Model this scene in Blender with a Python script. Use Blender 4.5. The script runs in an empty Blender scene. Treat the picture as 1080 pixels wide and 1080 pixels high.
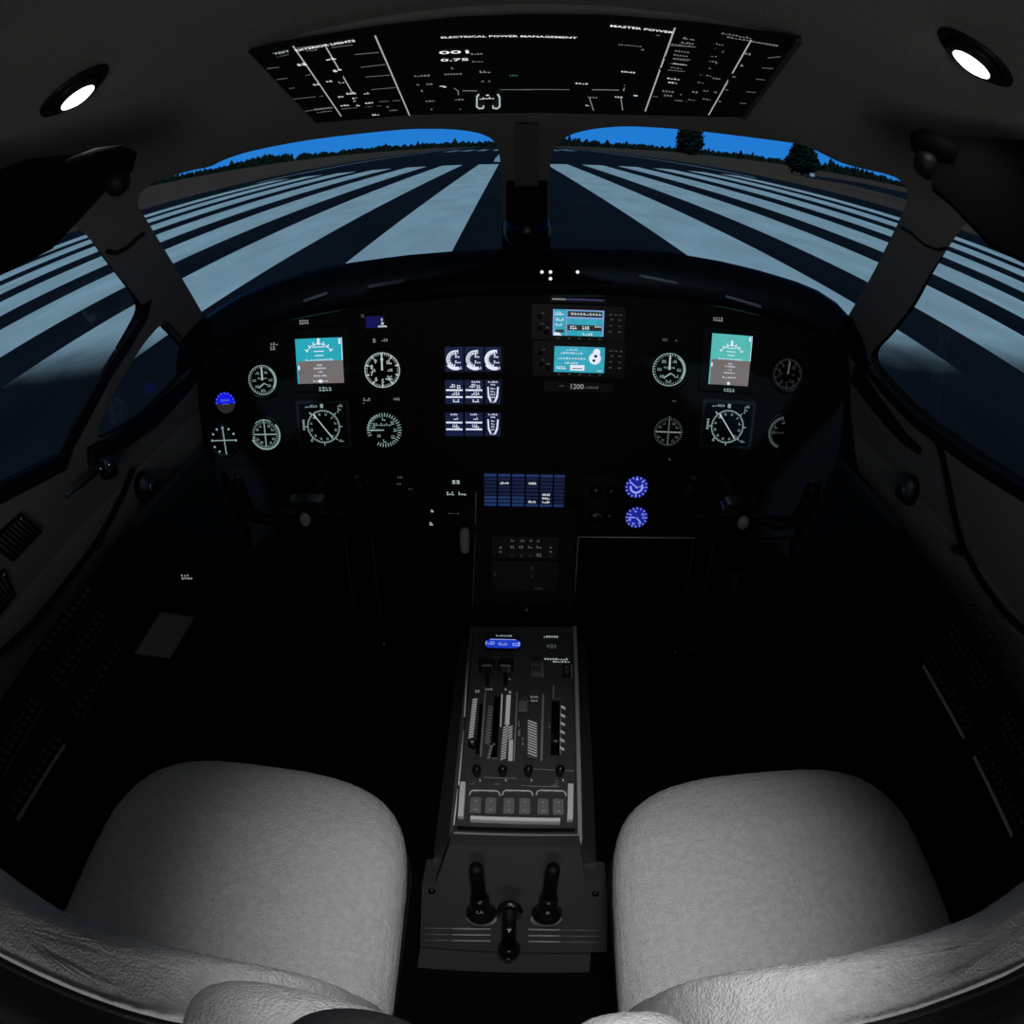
import bpy, bmesh, math, random
import numpy as np
from mathutils import Vector, Matrix, geometry, noise
random.seed(7)
PI = math.pi
SC = bpy.context.scene
COL = SC.collection

# ------------------------------------------------------------------ camera
FPX = 728.0                                    # fisheye focal length on a 1080 px frame
PITCH, YAW, ROLL = math.radians(30.96), 0.0155, 0.0096
EYE = Vector((0, 0, 1.45))

def rot(pitch, yaw, roll):
    cr, sr, cp, sp, cy, sy = math.cos(roll), math.sin(roll), math.cos(pitch), math.sin(pitch), math.cos(yaw), math.sin(yaw)
    R = Matrix(((cr, -sr, 0), (sr, cr, 0), (0, 0, 1)))          # x right, y up, z forward
    P = Matrix(((1, 0, 0), (0, sp, cp), (0, cp, -sp)))
    Yw = Matrix(((cy, -sy, 0), (sy, cy, 0), (0, 0, 1)))
    return Yw @ P @ R
CAMR = rot(PITCH, YAW, ROLL)
cd = bpy.data.cameras.new('camera')
cam = bpy.data.objects.new('camera', cd); COL.objects.link(cam); SC.camera = cam
cd.type = 'PANO'
for holder in (cd, getattr(cd, 'cycles', None)):
    try:
        holder.panorama_type = 'FISHEYE_EQUISOLID'
        holder.fisheye_lens = FPX / 30.0
        holder.fisheye_fov = PI
        break
    except Exception:
        pass
cd.sensor_width = 36; cd.sensor_height = 36; cd.sensor_fit = 'HORIZONTAL'
cd.clip_start = 0.01; cd.clip_end = 8000
m4 = Matrix.Identity(4)
for r in range(3):
    m4[r][0] = CAMR[r][0]; m4[r][1] = CAMR[r][1]; m4[r][2] = -CAMR[r][2]; m4[r][3] = EYE[r]
cam.matrix_world = m4

# ------------------------------------------------------------------ world, sun, big lights, exposure
w = bpy.data.worlds.new('sky'); SC.world = w; w.use_nodes = True
nt = w.node_tree; nt.nodes.clear()
tc = nt.nodes.new('ShaderNodeTexCoord'); sp = nt.nodes.new('ShaderNodeSeparateXYZ'); rp = nt.nodes.new('ShaderNodeValToRGB')
bg = nt.nodes.new('ShaderNodeBackground'); wo = nt.nodes.new('ShaderNodeOutputWorld')
nt.links.new(tc.outputs['Generated'], sp.inputs[0]); nt.links.new(sp.outputs['Z'], rp.inputs[0])
nt.links.new(rp.outputs[0], bg.inputs[0]); nt.links.new(bg.outputs[0], wo.inputs[0])
e = rp.color_ramp.elements
e[0].position = 0.0; e[0].color = (0.018, 0.21, 0.68, 1)
e[1].position = 0.45; e[1].color = (0.002, 0.006, 0.012, 1)
q = rp.color_ramp.elements.new(0.10); q.color = (0.012, 0.20, 0.68, 1)
q = rp.color_ramp.elements.new(0.17); q.color = (0.004, 0.02, 0.06, 1)
bg.inputs[1].default_value = 1.0

sd = bpy.data.lights.new('sun', 'SUN'); sd.energy = 1.68; sd.angle = 0.03; sd.color = (0.43, 0.71, 1.0)
so = bpy.data.objects.new('sun', sd); COL.objects.link(so)
so.rotation_euler = (math.radians(38), 0, 0)     # shines forwards and down from behind the aircraft

SC.view_settings.view_transform = 'Standard'; SC.view_settings.look = 'None'
SC.view_settings.exposure = 0.0; SC.view_settings.gamma = 1.0
SC.view_settings.use_curve_mapping = False
CABIN_W = 23.5        # watts of the cabin dome light behind the camera
LAMP_W = 0.35        # watts of each reading light

# added unseen fill: a wide soft light behind the camera facing forward
ad = bpy.data.lights.new('cabin_fill_light', 'AREA'); ad.shape = 'RECTANGLE'; ad.size = .55; ad.size_y = .5; ad.energy = 4.4
ao = bpy.data.objects.new('cabin_fill_light', ad); COL.objects.link(ao); ao.location = (0, -1.02, 1.15); ao.rotation_euler = (math.radians(96), 0, 0)

# ------------------------------------------------------------------ rays and planes
def ray(px, py, R=CAMR):
    x, y = px - 540.0, 540.0 - py
    r = math.hypot(x, y)
    th = 2 * math.asin(min(1.0, r / (2 * FPX)))
    s = math.sin(th) / r if r > 1e-9 else 0
    return (R @ Vector((x * s, y * s, math.cos(th)))).normalized()

class Plane:
    """a real plane of the aircraft: origin, u to the right, v up the plane, n to the viewer"""
    def __init__(s, o, u, v):
        s.o = Vector(o); s.u = Vector(u).normalized(); v = Vector(v)
        s.v = (v - s.u * v.dot(s.u)).normalized(); s.n = s.u.cross(s.v)
    def hit(s, px, py):
        d = ray(px, py); t = (s.o - EYE).dot(s.n) / d.dot(s.n)
        return EYE + d * t
    def uv(s, px, py):
        h = s.hit(px, py) - s.o
        return (h.dot(s.u), h.dot(s.v))
    def at(s, u, v, n=0): return s.o + s.u * u + s.v * v + s.n * n
    def scale(s, px, py): return (s.hit(px, py) - EYE).length / FPX
    def frame(s, origin):
        m = Matrix.Identity(4)
        for r in range(3):
            m[r][0] = s.u[r]; m[r][1] = s.v[r]; m[r][2] = s.n[r]; m[r][3] = origin[r]
        return m

# ------------------------------------------------------------------ materials
MAT = {}
def mat(name, col, rough=0.6, metal=0.0, spec=0.5, bump=0.0, bscale=200.0, var=0.0, vscale=8.0, det=3):
    if name in MAT: return MAT[name]
    m = bpy.data.materials.new(name); m.use_nodes = True; n = m.node_tree; b = n.nodes['Principled BSDF']
    b.inputs['Base Color'].default_value = (*col, 1); b.inputs['Roughness'].default_value = rough
    b.inputs['Metallic'].default_value = metal; b.inputs['Specular IOR Level'].default_value = spec
    if bump or var:
        t = n.nodes.new('ShaderNodeTexCoord')
    if bump:
        x = n.nodes.new('ShaderNodeTexNoise'); x.inputs['Scale'].default_value = bscale; x.inputs['Detail'].default_value = det
        k = n.nodes.new('ShaderNodeBump'); k.inputs['Strength'].default_value = bump; k.inputs['Distance'].default_value = 0.004
        n.links.new(t.outputs['Object'], x.inputs['Vector']); n.links.new(x.outputs[0], k.inputs['Height']); n.links.new(k.outputs[0], b.inputs['Normal'])
    if var:
        x = n.nodes.new('ShaderNodeTexNoise'); x.inputs['Scale'].default_value = vscale; x.inputs['Detail'].default_value = 5
        r = n.nodes.new('ShaderNodeValToRGB')
        r.color_ramp.elements[0].position = 0.3; r.color_ramp.elements[0].color = (*[c * (1 - var) for c in col], 1)
        r.color_ramp.elements[1].position = 0.7; r.color_ramp.elements[1].color = (*[min(1, c * (1 + var)) for c in col], 1)
        n.links.new(t.outputs['Object'], x.inputs['Vector']); n.links.new(x.outputs[0], r.inputs[0]); n.links.new(r.outputs[0], b.inputs['Base Color'])
    MAT[name] = m; return m
def emat(name, col, st=1.0):
    if name in MAT: return MAT[name]
    m = bpy.data.materials.new(name); m.use_nodes = True; n = m.node_tree; b = n.nodes['Principled BSDF']
    b.inputs['Base Color'].default_value = (0.01, 0.01, 0.01, 1); b.inputs['Roughness'].default_value = 0.5
    b.inputs['Emission Color'].default_value = (*col, 1); b.inputs['Emission Strength'].default_value = st
    MAT[name] = m; return m
def screen_mat(name, col, st, var=0.25, sc=60):
    """a lit display whose glow is a little uneven"""
    m = emat(name, col, st)
    n = m.node_tree; b = n.nodes['Principled BSDF']
    t = n.nodes.new('ShaderNodeTexCoord'); x = n.nodes.new('ShaderNodeTexNoise'); x.inputs['Scale'].default_value = sc
    mr = n.nodes.new('ShaderNodeMapRange'); mr.inputs['To Min'].default_value = st * (1 - var); mr.inputs['To Max'].default_value = st * (1 + var)
    n.links.new(t.outputs['Object'], x.inputs['Vector']); n.links.new(x.outputs[0], mr.inputs[0]); n.links.new(mr.outputs[0], b.inputs['Emission Strength'])
    return m
headliner = mat('headliner', (0.172, 0.165, 0.155), 0.95, spec=0.1, bump=0.5, bscale=900, var=0.10, vscale=260)
wallmat = mat('sidewall_fabric', (0.25, 0.238, 0.222), 0.95, spec=0.1, bump=0.5, bscale=900, var=0.08, vscale=200)
black = mat('black_plastic', (0.004, 0.004, 0.005), 0.55, spec=0.2, bump=0.1, bscale=500)
panelmat = mat('panel_paint', (0.005, 0.005, 0.006), 0.6, spec=0.15, bump=0.15, bscale=400)
blackgloss = mat('black_gloss', (0.006, 0.006, 0.007), 0.22, spec=0.5)
glaremat = mat('glareshield_vinyl', (0.002, 0.002, 0.003), 0.4, spec=0.04, bump=0.2, bscale=500)
visormat = mat('visor_black', (0.002, 0.002, 0.002), 0.8, spec=0.05)
bezelmat = mat('bezel', (0.006, 0.0065, 0.0075), 0.45, spec=0.2)
dialmat = mat('dial_face', (0.003, 0.003, 0.004), 0.7, spec=0.1)
carpet = mat('carpet', (0.006, 0.006, 0.006), 1.0, spec=0.0, bump=0.8, bscale=300)
leather = mat('leather', (0.02, 0.02, 0.021), 0.42, spec=0.4, bump=0.3, bscale=250)
sheep = mat('sheepskin', (0.66, 0.655, 0.65), 1.0, spec=0.0, bump=0.9, bscale=380, var=0.10, vscale=110, det=5)
greyplast = mat('grey_plastic', (0.07, 0.07, 0.07), 0.6, spec=0.2)
midgrey = mat('mid_grey', (0.36, 0.36, 0.36), 0.6, spec=0.2, bump=0.2, bscale=300)
lightgrey = mat('light_grey', (0.85, 0.85, 0.85), 0.6, spec=0.2)
pedmat = mat('pedestal_paint', (0.055, 0.055, 0.055), 0.55, spec=0.25, bump=0.2, bscale=500)
pedface = mat('pedestal_face', (0.062, 0.062, 0.062), 0.5, spec=0.25)
metal = mat('worn_metal', (0.45, 0.45, 0.46), 0.4, metal=1.0)
papermat = mat('paper', (0.30, 0.28, 0.27), 0.9)
E_white = emat('backlit_white', (0.70, 0.84, 0.84), 0.62)
E_cyan = emat('backlit_pale_cyan', (0.55, 0.80, 0.80), 0.42)
E_dim = emat('backlit_dim', (0.55, 0.70, 0.70), 0.14)
E_faint = emat('backlit_faint', (0.6, 0.6, 0.7), 0.035)
E_bright = emat('lamp_white', (0.95, 0.95, 0.92), 1.0)
E_grey = emat('backlit_grey', (0.7, 0.7, 0.7), 0.33)
E_lcd = emat('lcd_white', (0.80, 0.86, 1.0), 0.95)
E_skyblue = screen_mat('screen_cyan', (0.02, 0.40, 0.50), 0.95, 0.12)
E_skyblue2 = screen_mat('screen_cyan_pale', (0.09, 0.50, 0.46), 0.95, 0.12)
E_brown = screen_mat('screen_taupe', (0.17, 0.15, 0.15), 0.95, 0.1)
E_aqua = screen_mat('screen_aqua', (0.03, 0.36, 0.48), 1.0, 0.25, 90)
E_lcdbg = emat('lcd_navy', (0.004, 0.009, 0.045), 1.0)
E_navy = emat('annunciator_navy', (0.006, 0.012, 0.055), 0.85)
E_navy2 = emat('annunciator_blue', (0.012, 0.035, 0.13), 0.85)
E_blue = emat('gauge_blue', (0.010, 0.014, 0.30), 1.0)
E_blue2 = emat('horizon_blue', (0.006, 0.010, 0.75), 1.0)
E_paleblue = emat('gauge_pale_blue', (0.30, 0.38, 0.90), 1.0)
E_deep = emat('display_deep_blue', (0.002, 0.002, 0.10), 0.8)
E_green = emat('lamp_green', (0.05, 0.3, 0.22), 0.6)
E_violet = emat('screen_violet', (0.38, 0.36, 0.85), 0.8)
E_oval = screen_mat('counter_blue', (0.008, 0.04, 0.50), 1.0, 0.3, 120)
screendark = mat('screen_dark', (0.004, 0.006, 0.012), 0.3)

# ------------------------------------------------------------------ mesh builder
class MB:
    def __init__(s): s.v = []; s.f = []; s.m = []; s.mi = 0; s.sm = []
    def add(s, vs, fs, smooth=False):
        o = len(s.v); s.v += [tuple(v) for v in vs]
        for f in fs: s.f.append(tuple(i + o for i in f)); s.m.append(s.mi); s.sm.append(smooth)
    def box(s, x0, x1, y0, y1, z0, z1):
        s.add([(x, y, z) for x in (x0, x1) for y in (y0, y1) for z in (z0, z1)],
              [(0, 1, 3, 2), (4, 6, 7, 5), (0, 4, 5, 1), (2, 3, 7, 6), (0, 2, 6, 4), (1, 5, 7, 3)])
    def rbox(s, x0, x1, y0, y1, z0, z1, r=None, seg=3):
        """box with rounded corners in xy and a small top chamfer"""
        r = min(r or min(x1 - x0, y1 - y0) * .15, (x1 - x0) * .49, (y1 - y0) * .49)
        pts = []
        for cx, cy, a in ((x1 - r, y1 - r, 0), (x0 + r, y1 - r, 90), (x0 + r, y0 + r, 180), (x1 - r, y0 + r, 270)):
            for k in range(seg + 1):
                t = math.radians(a + 90 * k / seg); pts.append((cx + r * math.cos(t), cy + r * math.sin(t)))
        s.prism(pts, z0, z1, ch=min(r * .5, (z1 - z0) * .4))
    def prism(s, pts, z0, z1, ch=0.0):
        n = len(pts)
        cx = sum(p[0] for p in pts) / n; cy = sum(p[1] for p in pts) / n
        vs = [(x, y, z0) for x, y in pts] + [(x, y, z1 - ch) for x, y in pts]
        fs = [(i, (i + 1) % n, n + (i + 1) % n, n + i) for i in range(n)] + [tuple(range(n - 1, -1, -1))]
        if ch > 0:
            R = max(math.hypot(x - cx, y - cy) for x, y in pts)
            k = 1 - ch / R
            vs += [(cx + (x - cx) * k, cy + (y - cy) * k, z1) for x, y in pts]
            fs += [(n + i, n + (i + 1) % n, 2 * n + (i + 1) % n, 2 * n + i) for i in range(n)] + [tuple(range(2 * n, 3 * n))]
        else:
            fs.append(tuple(range(n, 2 * n)))
        s.add(vs, fs)
    def lathe(s, prof, c=(0, 0, 0), n=28, smooth=True, sx=1.0, sy=1.0):
        """profile of (radius, z) turned round the z axis through c"""
        vs = []; fs = []
        for r, z in prof:
            for k in range(n):
                a = 2 * PI * k / n; vs.append((c[0] + r * sx * math.cos(a), c[1] + r * sy * math.sin(a), c[2] + z))
        for i in range(len(prof) - 1):
            for k in range(n):
                k2 = (k + 1) % n; fs.append((i * n + k, i * n + k2, (i + 1) * n + k2, (i + 1) * n + k))
        if prof[-1][0] > 1e-6: fs.append(tuple((len(prof) - 1) * n + k for k in range(n)))
        if prof[0][0] > 1e-6: fs.append(tuple(reversed(range(n))))
        s.add(vs, fs, smooth)
    def tube(s, pts, rad, n=10, flat=1.0):
        pts = [Vector(p) for p in pts]; rr = rad if isinstance(rad, (list, tuple)) else [rad] * len(pts)
        vs = []; fs = []; ref = None
        for i, p in enumerate(pts):
            t = (pts[min(i + 1, len(pts) - 1)] - pts[max(i - 1, 0)]).normalized()
            if ref is None: ref = Vector((0, 0, 1)) if abs(t.z) < 0.9 else Vector((1, 0, 0))
            a = (ref - t * ref.dot(t)).normalized(); b = t.cross(a); ref = a
            for k in range(n):
                th = 2 * PI * k / n; vs.append(p + (a * math.cos(th) * flat + b * math.sin(th)) * rr[i])
        for i in range(len(pts) - 1):
            for k in range(n):
                k2 = (k + 1) % n; fs.append((i * n + k, i * n + k2, (i + 1) * n + k2, (i + 1) * n + k))
        fs.append(tuple(reversed(range(n)))); fs.append(tuple((len(pts) - 1) * n + k for k in range(n)))
        s.add(vs, fs, True)
    # flat artwork, in the xy plane of the thing
    def quad(s, x0, x1, y0, y1, z=0): s.add([(x0, y0, z), (x1, y0, z), (x1, y1, z), (x0, y1, z)], [(0, 1, 2, 3)])
    def poly(s, pts, z=0): s.add([(x, y, z) for x, y in pts], [tuple(range(len(pts)))])
    def seg(s, p, q, wd, z=0):
        dx, dy = q[0] - p[0], q[1] - p[1]; l = math.hypot(dx, dy) or 1e-9; a, b = -dy / l * wd / 2, dx / l * wd / 2
        s.add([(p[0] - a, p[1] - b, z), (q[0] - a, q[1] - b, z), (q[0] + a, q[1] + b, z), (p[0] + a, p[1] + b, z)], [(0, 1, 2, 3)])
    def arc(s, c, r, a0, a1, wd, z=0, n=24):
        vs = []; fs = []
        for k in range(n + 1):
            a = math.radians(a0 + (a1 - a0) * k / n)
            for rr in (r - wd / 2, r + wd / 2): vs.append((c[0] + rr * math.cos(a), c[1] + rr * math.sin(a), z))
        for k in range(n): fs.append((2 * k, 2 * k + 1, 2 * k + 3, 2 * k + 2))
        s.add(vs, fs)
    def disc(s, c, r, z=0, n=24, a0=0, a1=360):
        full = abs(a1 - a0) >= 360
        vs = [(c[0] + r * math.cos(math.radians(a0 + (a1 - a0) * k / n)), c[1] + r * math.sin(math.radians(a0 + (a1 - a0) * k / n)), z) for k in range(n if full else n + 1)]
        s.add(vs, [tuple(range(len(vs)))])
    def ticks(s, c, r0, r1, a0, a1, n, wd, z=0):
        for k in range(n):
            a = math.radians(a0 + (a1 - a0) * k / max(1, n - 1)); ca, sa = math.cos(a), math.sin(a)
            s.seg((c[0] + r0 * ca, c[1] + r0 * sa), (c[0] + r1 * ca, c[1] + r1 * sa), wd, z)
    def text(s, body, c, h, z=0, ang=0, sx=1.0):
        vs, fs, wdt = glyphs(body)
        ca, sa = math.cos(ang), math.sin(ang); k = h / 0.69
        s.add([(c[0] + ((x - wdt / 2) * ca * sx - (y - .345) * sa) * k, c[1] + ((x - wdt / 2) * sa * sx + (y - .345) * ca) * k, z) for x, y in vs], fs)
    def blob(s, c, wd, h, z=0, k=3, seed=0):
        """a worn illegible legend: a row of tiny strokes"""
        rnd = random.Random(int(c[0] * 1e5) * 7 + int(c[1] * 1e5) * 13 + seed)
        st = wd / k
        for i in range(k):
            x = c[0] - wd / 2 + st * (i + .5); hh = h * rnd.uniform(.7, 1.0)
            s.quad(x - st * .36, x + st * .36, c[1] - hh / 2, c[1] - hh / 2 + hh * .38, z)
            if rnd.random() < .8: s.quad(x - st * .36, x + st * rnd.uniform(.0, .36), c[1] + hh * .1, c[1] + hh / 2, z)
    def build(s, name, mats, parent=None, mw=None, smooth=False):
        me = bpy.data.meshes.new(name); me.from_pydata(s.v, [], s.f)
        mats = mats if isinstance(mats, (list, tuple)) else [mats]
        for m in mats: me.materials.append(m)
        me.polygons.foreach_set('material_index', s.m if len(mats) > 1 else [0] * len(s.f))
        me.polygons.foreach_set('use_smooth', [bool(a or smooth) for a in s.sm])
        bm = bmesh.new(); bm.from_mesh(me); bmesh.ops.recalc_face_normals(bm, faces=bm.faces) if not getattr(s, 'art', False) else None
        bm.to_mesh(me); bm.free(); me.update()
        o = bpy.data.objects.new(name, me); COL.objects.link(o)
        if parent: o.parent = parent
        if mw is not None: o.matrix_world = mw
        return o
class Art(MB):
    art = True
_g = {}
def glyphs(body):
    if body not in _g:
        cu = bpy.data.curves.new('t', 'FONT'); cu.body = body; cu.size = 1; cu.resolution_u = 2; cu.offset = .018
        ob = bpy.data.objects.new('t', cu); me = bpy.data.meshes.new_from_object(ob)
        vs = [(v.co.x, v.co.y) for v in me.vertices]; fs = [tuple(p.vertices) for p in me.polygons]
        wd = max([v[0] for v in vs] or [0]); _g[body] = (vs, fs, wd)
        bpy.data.objects.remove(ob); bpy.data.curves.remove(cu); bpy.data.meshes.remove(me)
    return _g[body]
def tag(o, label=None, cat=None, group=None, kind=None):
    if label: o['label'] = label
    if cat: o['category'] = cat
    if group: o['group'] = group
    if kind: o['kind'] = kind
    return o
def empty(name, label, cat, mw=None, loc=None, group=None):
    o = bpy.data.objects.new(name, None); COL.objects.link(o); o.empty_display_size = .02
    if mw is not None: o.matrix_world = mw
    if loc is not None: o.location = loc
    return tag(o, label, cat, group)
def copy_tree(o, parent=None):
    c = o.copy(); COL.objects.link(c)
    if parent: c.parent = parent
    for ch in [x for x in COL.objects if x.parent == o]: copy_tree(ch, c)
    return c
def rrect(wd, h, r, n=4):
    out = []
    for cx, cy, a in ((wd / 2 - r, h / 2 - r, 0), (-wd / 2 + r, h / 2 - r, 90), (-wd / 2 + r, -h / 2 + r, 180), (wd / 2 - r, -h / 2 + r, 270)):
        for k in range(n + 1):
            t = math.radians(a + 90 * k / n); out.append((cx + r * math.cos(t), cy + r * math.sin(t)))
    return out

# ================================================================== THE AIRFIELD OUTSIDE
# the aircraft stands a touch askew on the runway: its own frame
EXTR = CAMR @ rot(math.radians(30.964), math.radians(.141), math.radians(-.538)).inverted()
H = 2.17                                          # eye height over the runway
EXT = Matrix.Translation(EYE) @ EXTR.to_4x4() @ Matrix.Translation((0, 0, -H))
def ground(px, py, up=0.0):
    d = EXTR.inverted() @ ray(px, py)
    t = (H - up) / -d.z
    return (d.x * t, d.y * t)

def surf_mat(name, col, var, stretch=(1, 1, 1), scale=1.0, fade=False, under=None):
    m = bpy.data.materials.new(name); m.use_nodes = True; n = m.node_tree; b = n.nodes['Principled BSDF']
    b.inputs['Roughness'].default_value = .95; b.inputs['Specular IOR Level'].default_value = 0.05
    t = n.nodes.new('ShaderNodeTexCoord'); mp = n.nodes.new('ShaderNodeMapping'); mp.inputs['Scale'].default_value = stretch
    x = n.nodes.new('ShaderNodeTexNoise'); x.inputs['Scale'].default_value = scale; x.inputs['Detail'].default_value = 6
    r = n.nodes.new('ShaderNodeValToRGB'); r.color_ramp.elements[0].position = .3; r.color_ramp.elements[1].position = .7
    r.color_ramp.elements[0].color = (*[c * (1 - var) for c in col], 1); r.color_ramp.elements[1].color = (*[c * (1 + var) for c in col], 1)
    n.links.new(t.outputs['Object'], mp.inputs[0]); n.links.new(mp.outputs[0], x.inputs['Vector']); n.links.new(x.outputs[0], r.inputs[0])
    out = r.outputs[0]
    if fade:                                      # display's lower-edge dimming, put into the colour of the stripes' near ends
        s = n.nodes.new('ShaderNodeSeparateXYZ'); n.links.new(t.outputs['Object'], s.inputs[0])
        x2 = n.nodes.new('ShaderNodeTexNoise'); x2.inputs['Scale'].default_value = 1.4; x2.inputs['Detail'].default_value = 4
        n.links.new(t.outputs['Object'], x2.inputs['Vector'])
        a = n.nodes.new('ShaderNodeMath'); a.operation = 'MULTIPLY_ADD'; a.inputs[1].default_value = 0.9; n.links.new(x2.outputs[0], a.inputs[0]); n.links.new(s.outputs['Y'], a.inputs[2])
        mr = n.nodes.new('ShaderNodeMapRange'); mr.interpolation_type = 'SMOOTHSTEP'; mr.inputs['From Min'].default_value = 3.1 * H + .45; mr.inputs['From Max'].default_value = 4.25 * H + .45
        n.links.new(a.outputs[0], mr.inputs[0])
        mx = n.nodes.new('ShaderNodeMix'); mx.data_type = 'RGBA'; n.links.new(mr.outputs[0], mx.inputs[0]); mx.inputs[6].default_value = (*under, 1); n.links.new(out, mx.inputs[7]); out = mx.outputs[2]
    n.links.new(out, b.inputs['Base Color']); return m
ASPH = (0.012, 0.014, 0.018)
asphalt = surf_mat('asphalt', ASPH, .35, (1, .25, 1), .5)
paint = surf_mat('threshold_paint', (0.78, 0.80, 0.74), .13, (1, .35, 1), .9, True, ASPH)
paint2 = surf_mat('runway_paint', (0.45, 0.5, 0.5), .3, (1, .3, 1), .5)
grassm = surf_mat('dry_grass', (0.12, 0.068, 0.040), .25, (1, 1, 1), .05)
treem = surf_mat('dark_conifer', (0.013, 0.022, 0.013), .5, (1, 1, 1), .8)

# runway: asphalt tiled with its painted threshold stripes
edges = []
for k in range(7): edges.append((-(.535 + 1.655 * k + (.95 if k else .906)), -(.535 + 1.655 * k)))
for k in range(6): edges.append((1.618 + 1.66 * k, 2.59 + 1.645 * k))
xs = [-14.5]; mk = []
for a, b in sorted(edges): xs += [a, b]
xs += [13.8]
EL = [(-12.35, -12.05), (11.55, 11.85)]
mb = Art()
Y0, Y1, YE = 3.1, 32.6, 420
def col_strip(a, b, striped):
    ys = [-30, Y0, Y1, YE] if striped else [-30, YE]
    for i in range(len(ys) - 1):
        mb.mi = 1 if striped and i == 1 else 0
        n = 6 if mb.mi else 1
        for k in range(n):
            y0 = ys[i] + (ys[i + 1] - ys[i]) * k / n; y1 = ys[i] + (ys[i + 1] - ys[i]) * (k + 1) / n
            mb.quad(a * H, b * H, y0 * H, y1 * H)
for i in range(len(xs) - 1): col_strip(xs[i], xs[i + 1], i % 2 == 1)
mb.mi = 2
for a, b in EL: mb.quad(a * H, b * H, Y1 * H, YE * H, .012)
for k in range(4):
    for s in (-1, 1):
        a = (1.2 + k * 2.2) * s; mb.quad(min(a, a + 1.2 * s) * H, max(a, a + 1.2 * s) * H, 95 * H, 118 * H, .012)
for k in range(9):
    mb.quad(.42 * H, .68 * H, (140 + 28 * k) * H, (152 + 28 * k) * H, .012)
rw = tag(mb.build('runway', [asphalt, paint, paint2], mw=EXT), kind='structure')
mb = Art()
for a, b in ((-6000, -14.5 * H), (13.8 * H, 6000)): mb.quad(a, b, -100, 6000)
mb.quad(-14.5 * H, 13.8 * H, YE * H, 6000)
tag(mb.build('grassland', grassm, mw=EXT), kind='structure')
mb = Art()
pa = [ground(850, 184.5), ground(900, 191.5), ground(975, 208), ground(985, 219), ground(955, 210.5), ground(900, 195.5), ground(850, 187)]
mb.poly([(x, y) for x, y in reversed(pa)], .02)
tag(mb.build('taxiway', asphalt, mw=EXT), kind='structure')

# distant tree line, one uncountable belt of conifers
mb = MB()
rnd = random.Random(3)
def conifer(x, y, z, h, r, n=6):
    vs = []; fs = []; lv = 5
    for i in range(lv):
        f = i / (lv - 1); rr = r * (1 - f) ** .7 * rnd.uniform(.75, 1.1) + .05
        for k in range(n): a = 2 * PI * k / n + i * .5; q = rr * rnd.uniform(.75, 1.2); vs.append((x + q * math.cos(a), y + q * math.sin(a), z + h * f))
    for i in range(lv - 1):
        for k in range(n): fs.append((i * n + k, i * n + (k + 1) % n, (i + 1) * n + (k + 1) % n, (i + 1) * n + k))
    mb.add(vs, fs)
for i in range(1500):
    az = math.radians(rnd.uniform(-48, 48)); D = rnd.uniform(560, 700)
    f = 1 + .9 * max(0, math.sin(az * 23) * math.sin(az * 7 + 1))
    hh = rnd.uniform(2.2, 4.6) * f
    if rnd.random() < .04: hh *= 1.7
    conifer(D * math.sin(az), D * math.cos(az), -.5, hh + 1.5, rnd.uniform(2.5, 5))
tag(mb.build('tree_line', treem, mw=EXT), 'low dark belt of conifers along the horizon beyond the runway', 'trees', kind='stuff')
def tree(name, label, x, y, h, r, trunk, shape):
    t = empty(name, label, 'tree', mw=EXT @ Matrix.Translation((x, y, 0)), group=None)
    c = MB(); lv = 26; n = 22; vs = []; fs = []
    rn = random.Random(int(x))
    for i in range(lv):
        f = i / (lv - 1)
        rr = r * shape(f)
        for k in range(n):
            a = 2 * PI * k / n + i * .37; q = rr * rn.uniform(.78, 1.12) ; vs.append((q * math.cos(a), q * math.sin(a), trunk + (h - trunk) * f + rn.uniform(-.02, .02) * h))
    for i in range(lv - 1):
        for k in range(n): fs.append((i * n + k, i * n + (k + 1) % n, (i + 1) * n + (k + 1) % n, (i + 1) * n + k))
    fs.append(tuple(reversed(range(n))))
    c.add(vs, fs)
    for k_ in range(420):                                # leafy clumps breaking the outline
        f = rn.random() ** .9; a = rn.uniform(0, 2 * PI); rr = r * shape(f) * rn.uniform(.82, 1.16); q = r * rn.uniform(.07, .17)
        p_ = Vector((rr * math.cos(a), rr * math.sin(a), trunk + (h - trunk) * f - q * .3))
        d4 = [Vector((rn.uniform(-1, 1), rn.uniform(-1, 1), rn.uniform(-.7, .7))).normalized() * q for _ in range(5)]
        c.add([p_ + d for d in d4], [(0, 1, 2), (0, 2, 3), (0, 3, 1), (1, 4, 2), (2, 4, 3), (3, 4, 1)])
    c.build('crown', treem, t)
    k = MB(); k.tube([(0, 0, -.2), (0, 0, trunk + h * .2)], [r * .12, r * .08]); k.build('trunk', treem, t)
d = EXTR.inverted() @ ray(727, 160)
D1 = 330.0; x1, y1 = d.x / d.y * D1, D1
tree('conifer_tree', 'broad round dark tree rising above the horizon, left of the two lone trees', x1, y1, 17.5, 6.4, .8, lambda f: (.80 + .55 * f - 1.1 * f * f * f) if f < .97 else .2)
x2, y2 = ground(846, 185)
tree('conifer_tree', 'ragged tapering dark fir beside the taxiway, right of the two lone trees', x2, y2, 9.5, 2.75, .5, lambda f: (1.05 * (1 - f) ** .8 + .06) * (.6 + .8 * min(1, f * 5)) if f > .0 else .5)
xm, ym = ground(856, 187)
m_ = MB(); m_.box(-.5, .5, -.3, .3, .15, .7); m_.box(-.35, -.25, -.1, .1, -.1, .15); m_.box(.25, .35, -.1, .1, -.1, .15); m_.rbox(-.4, .4, -.25, .25, .7, .85)
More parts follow.
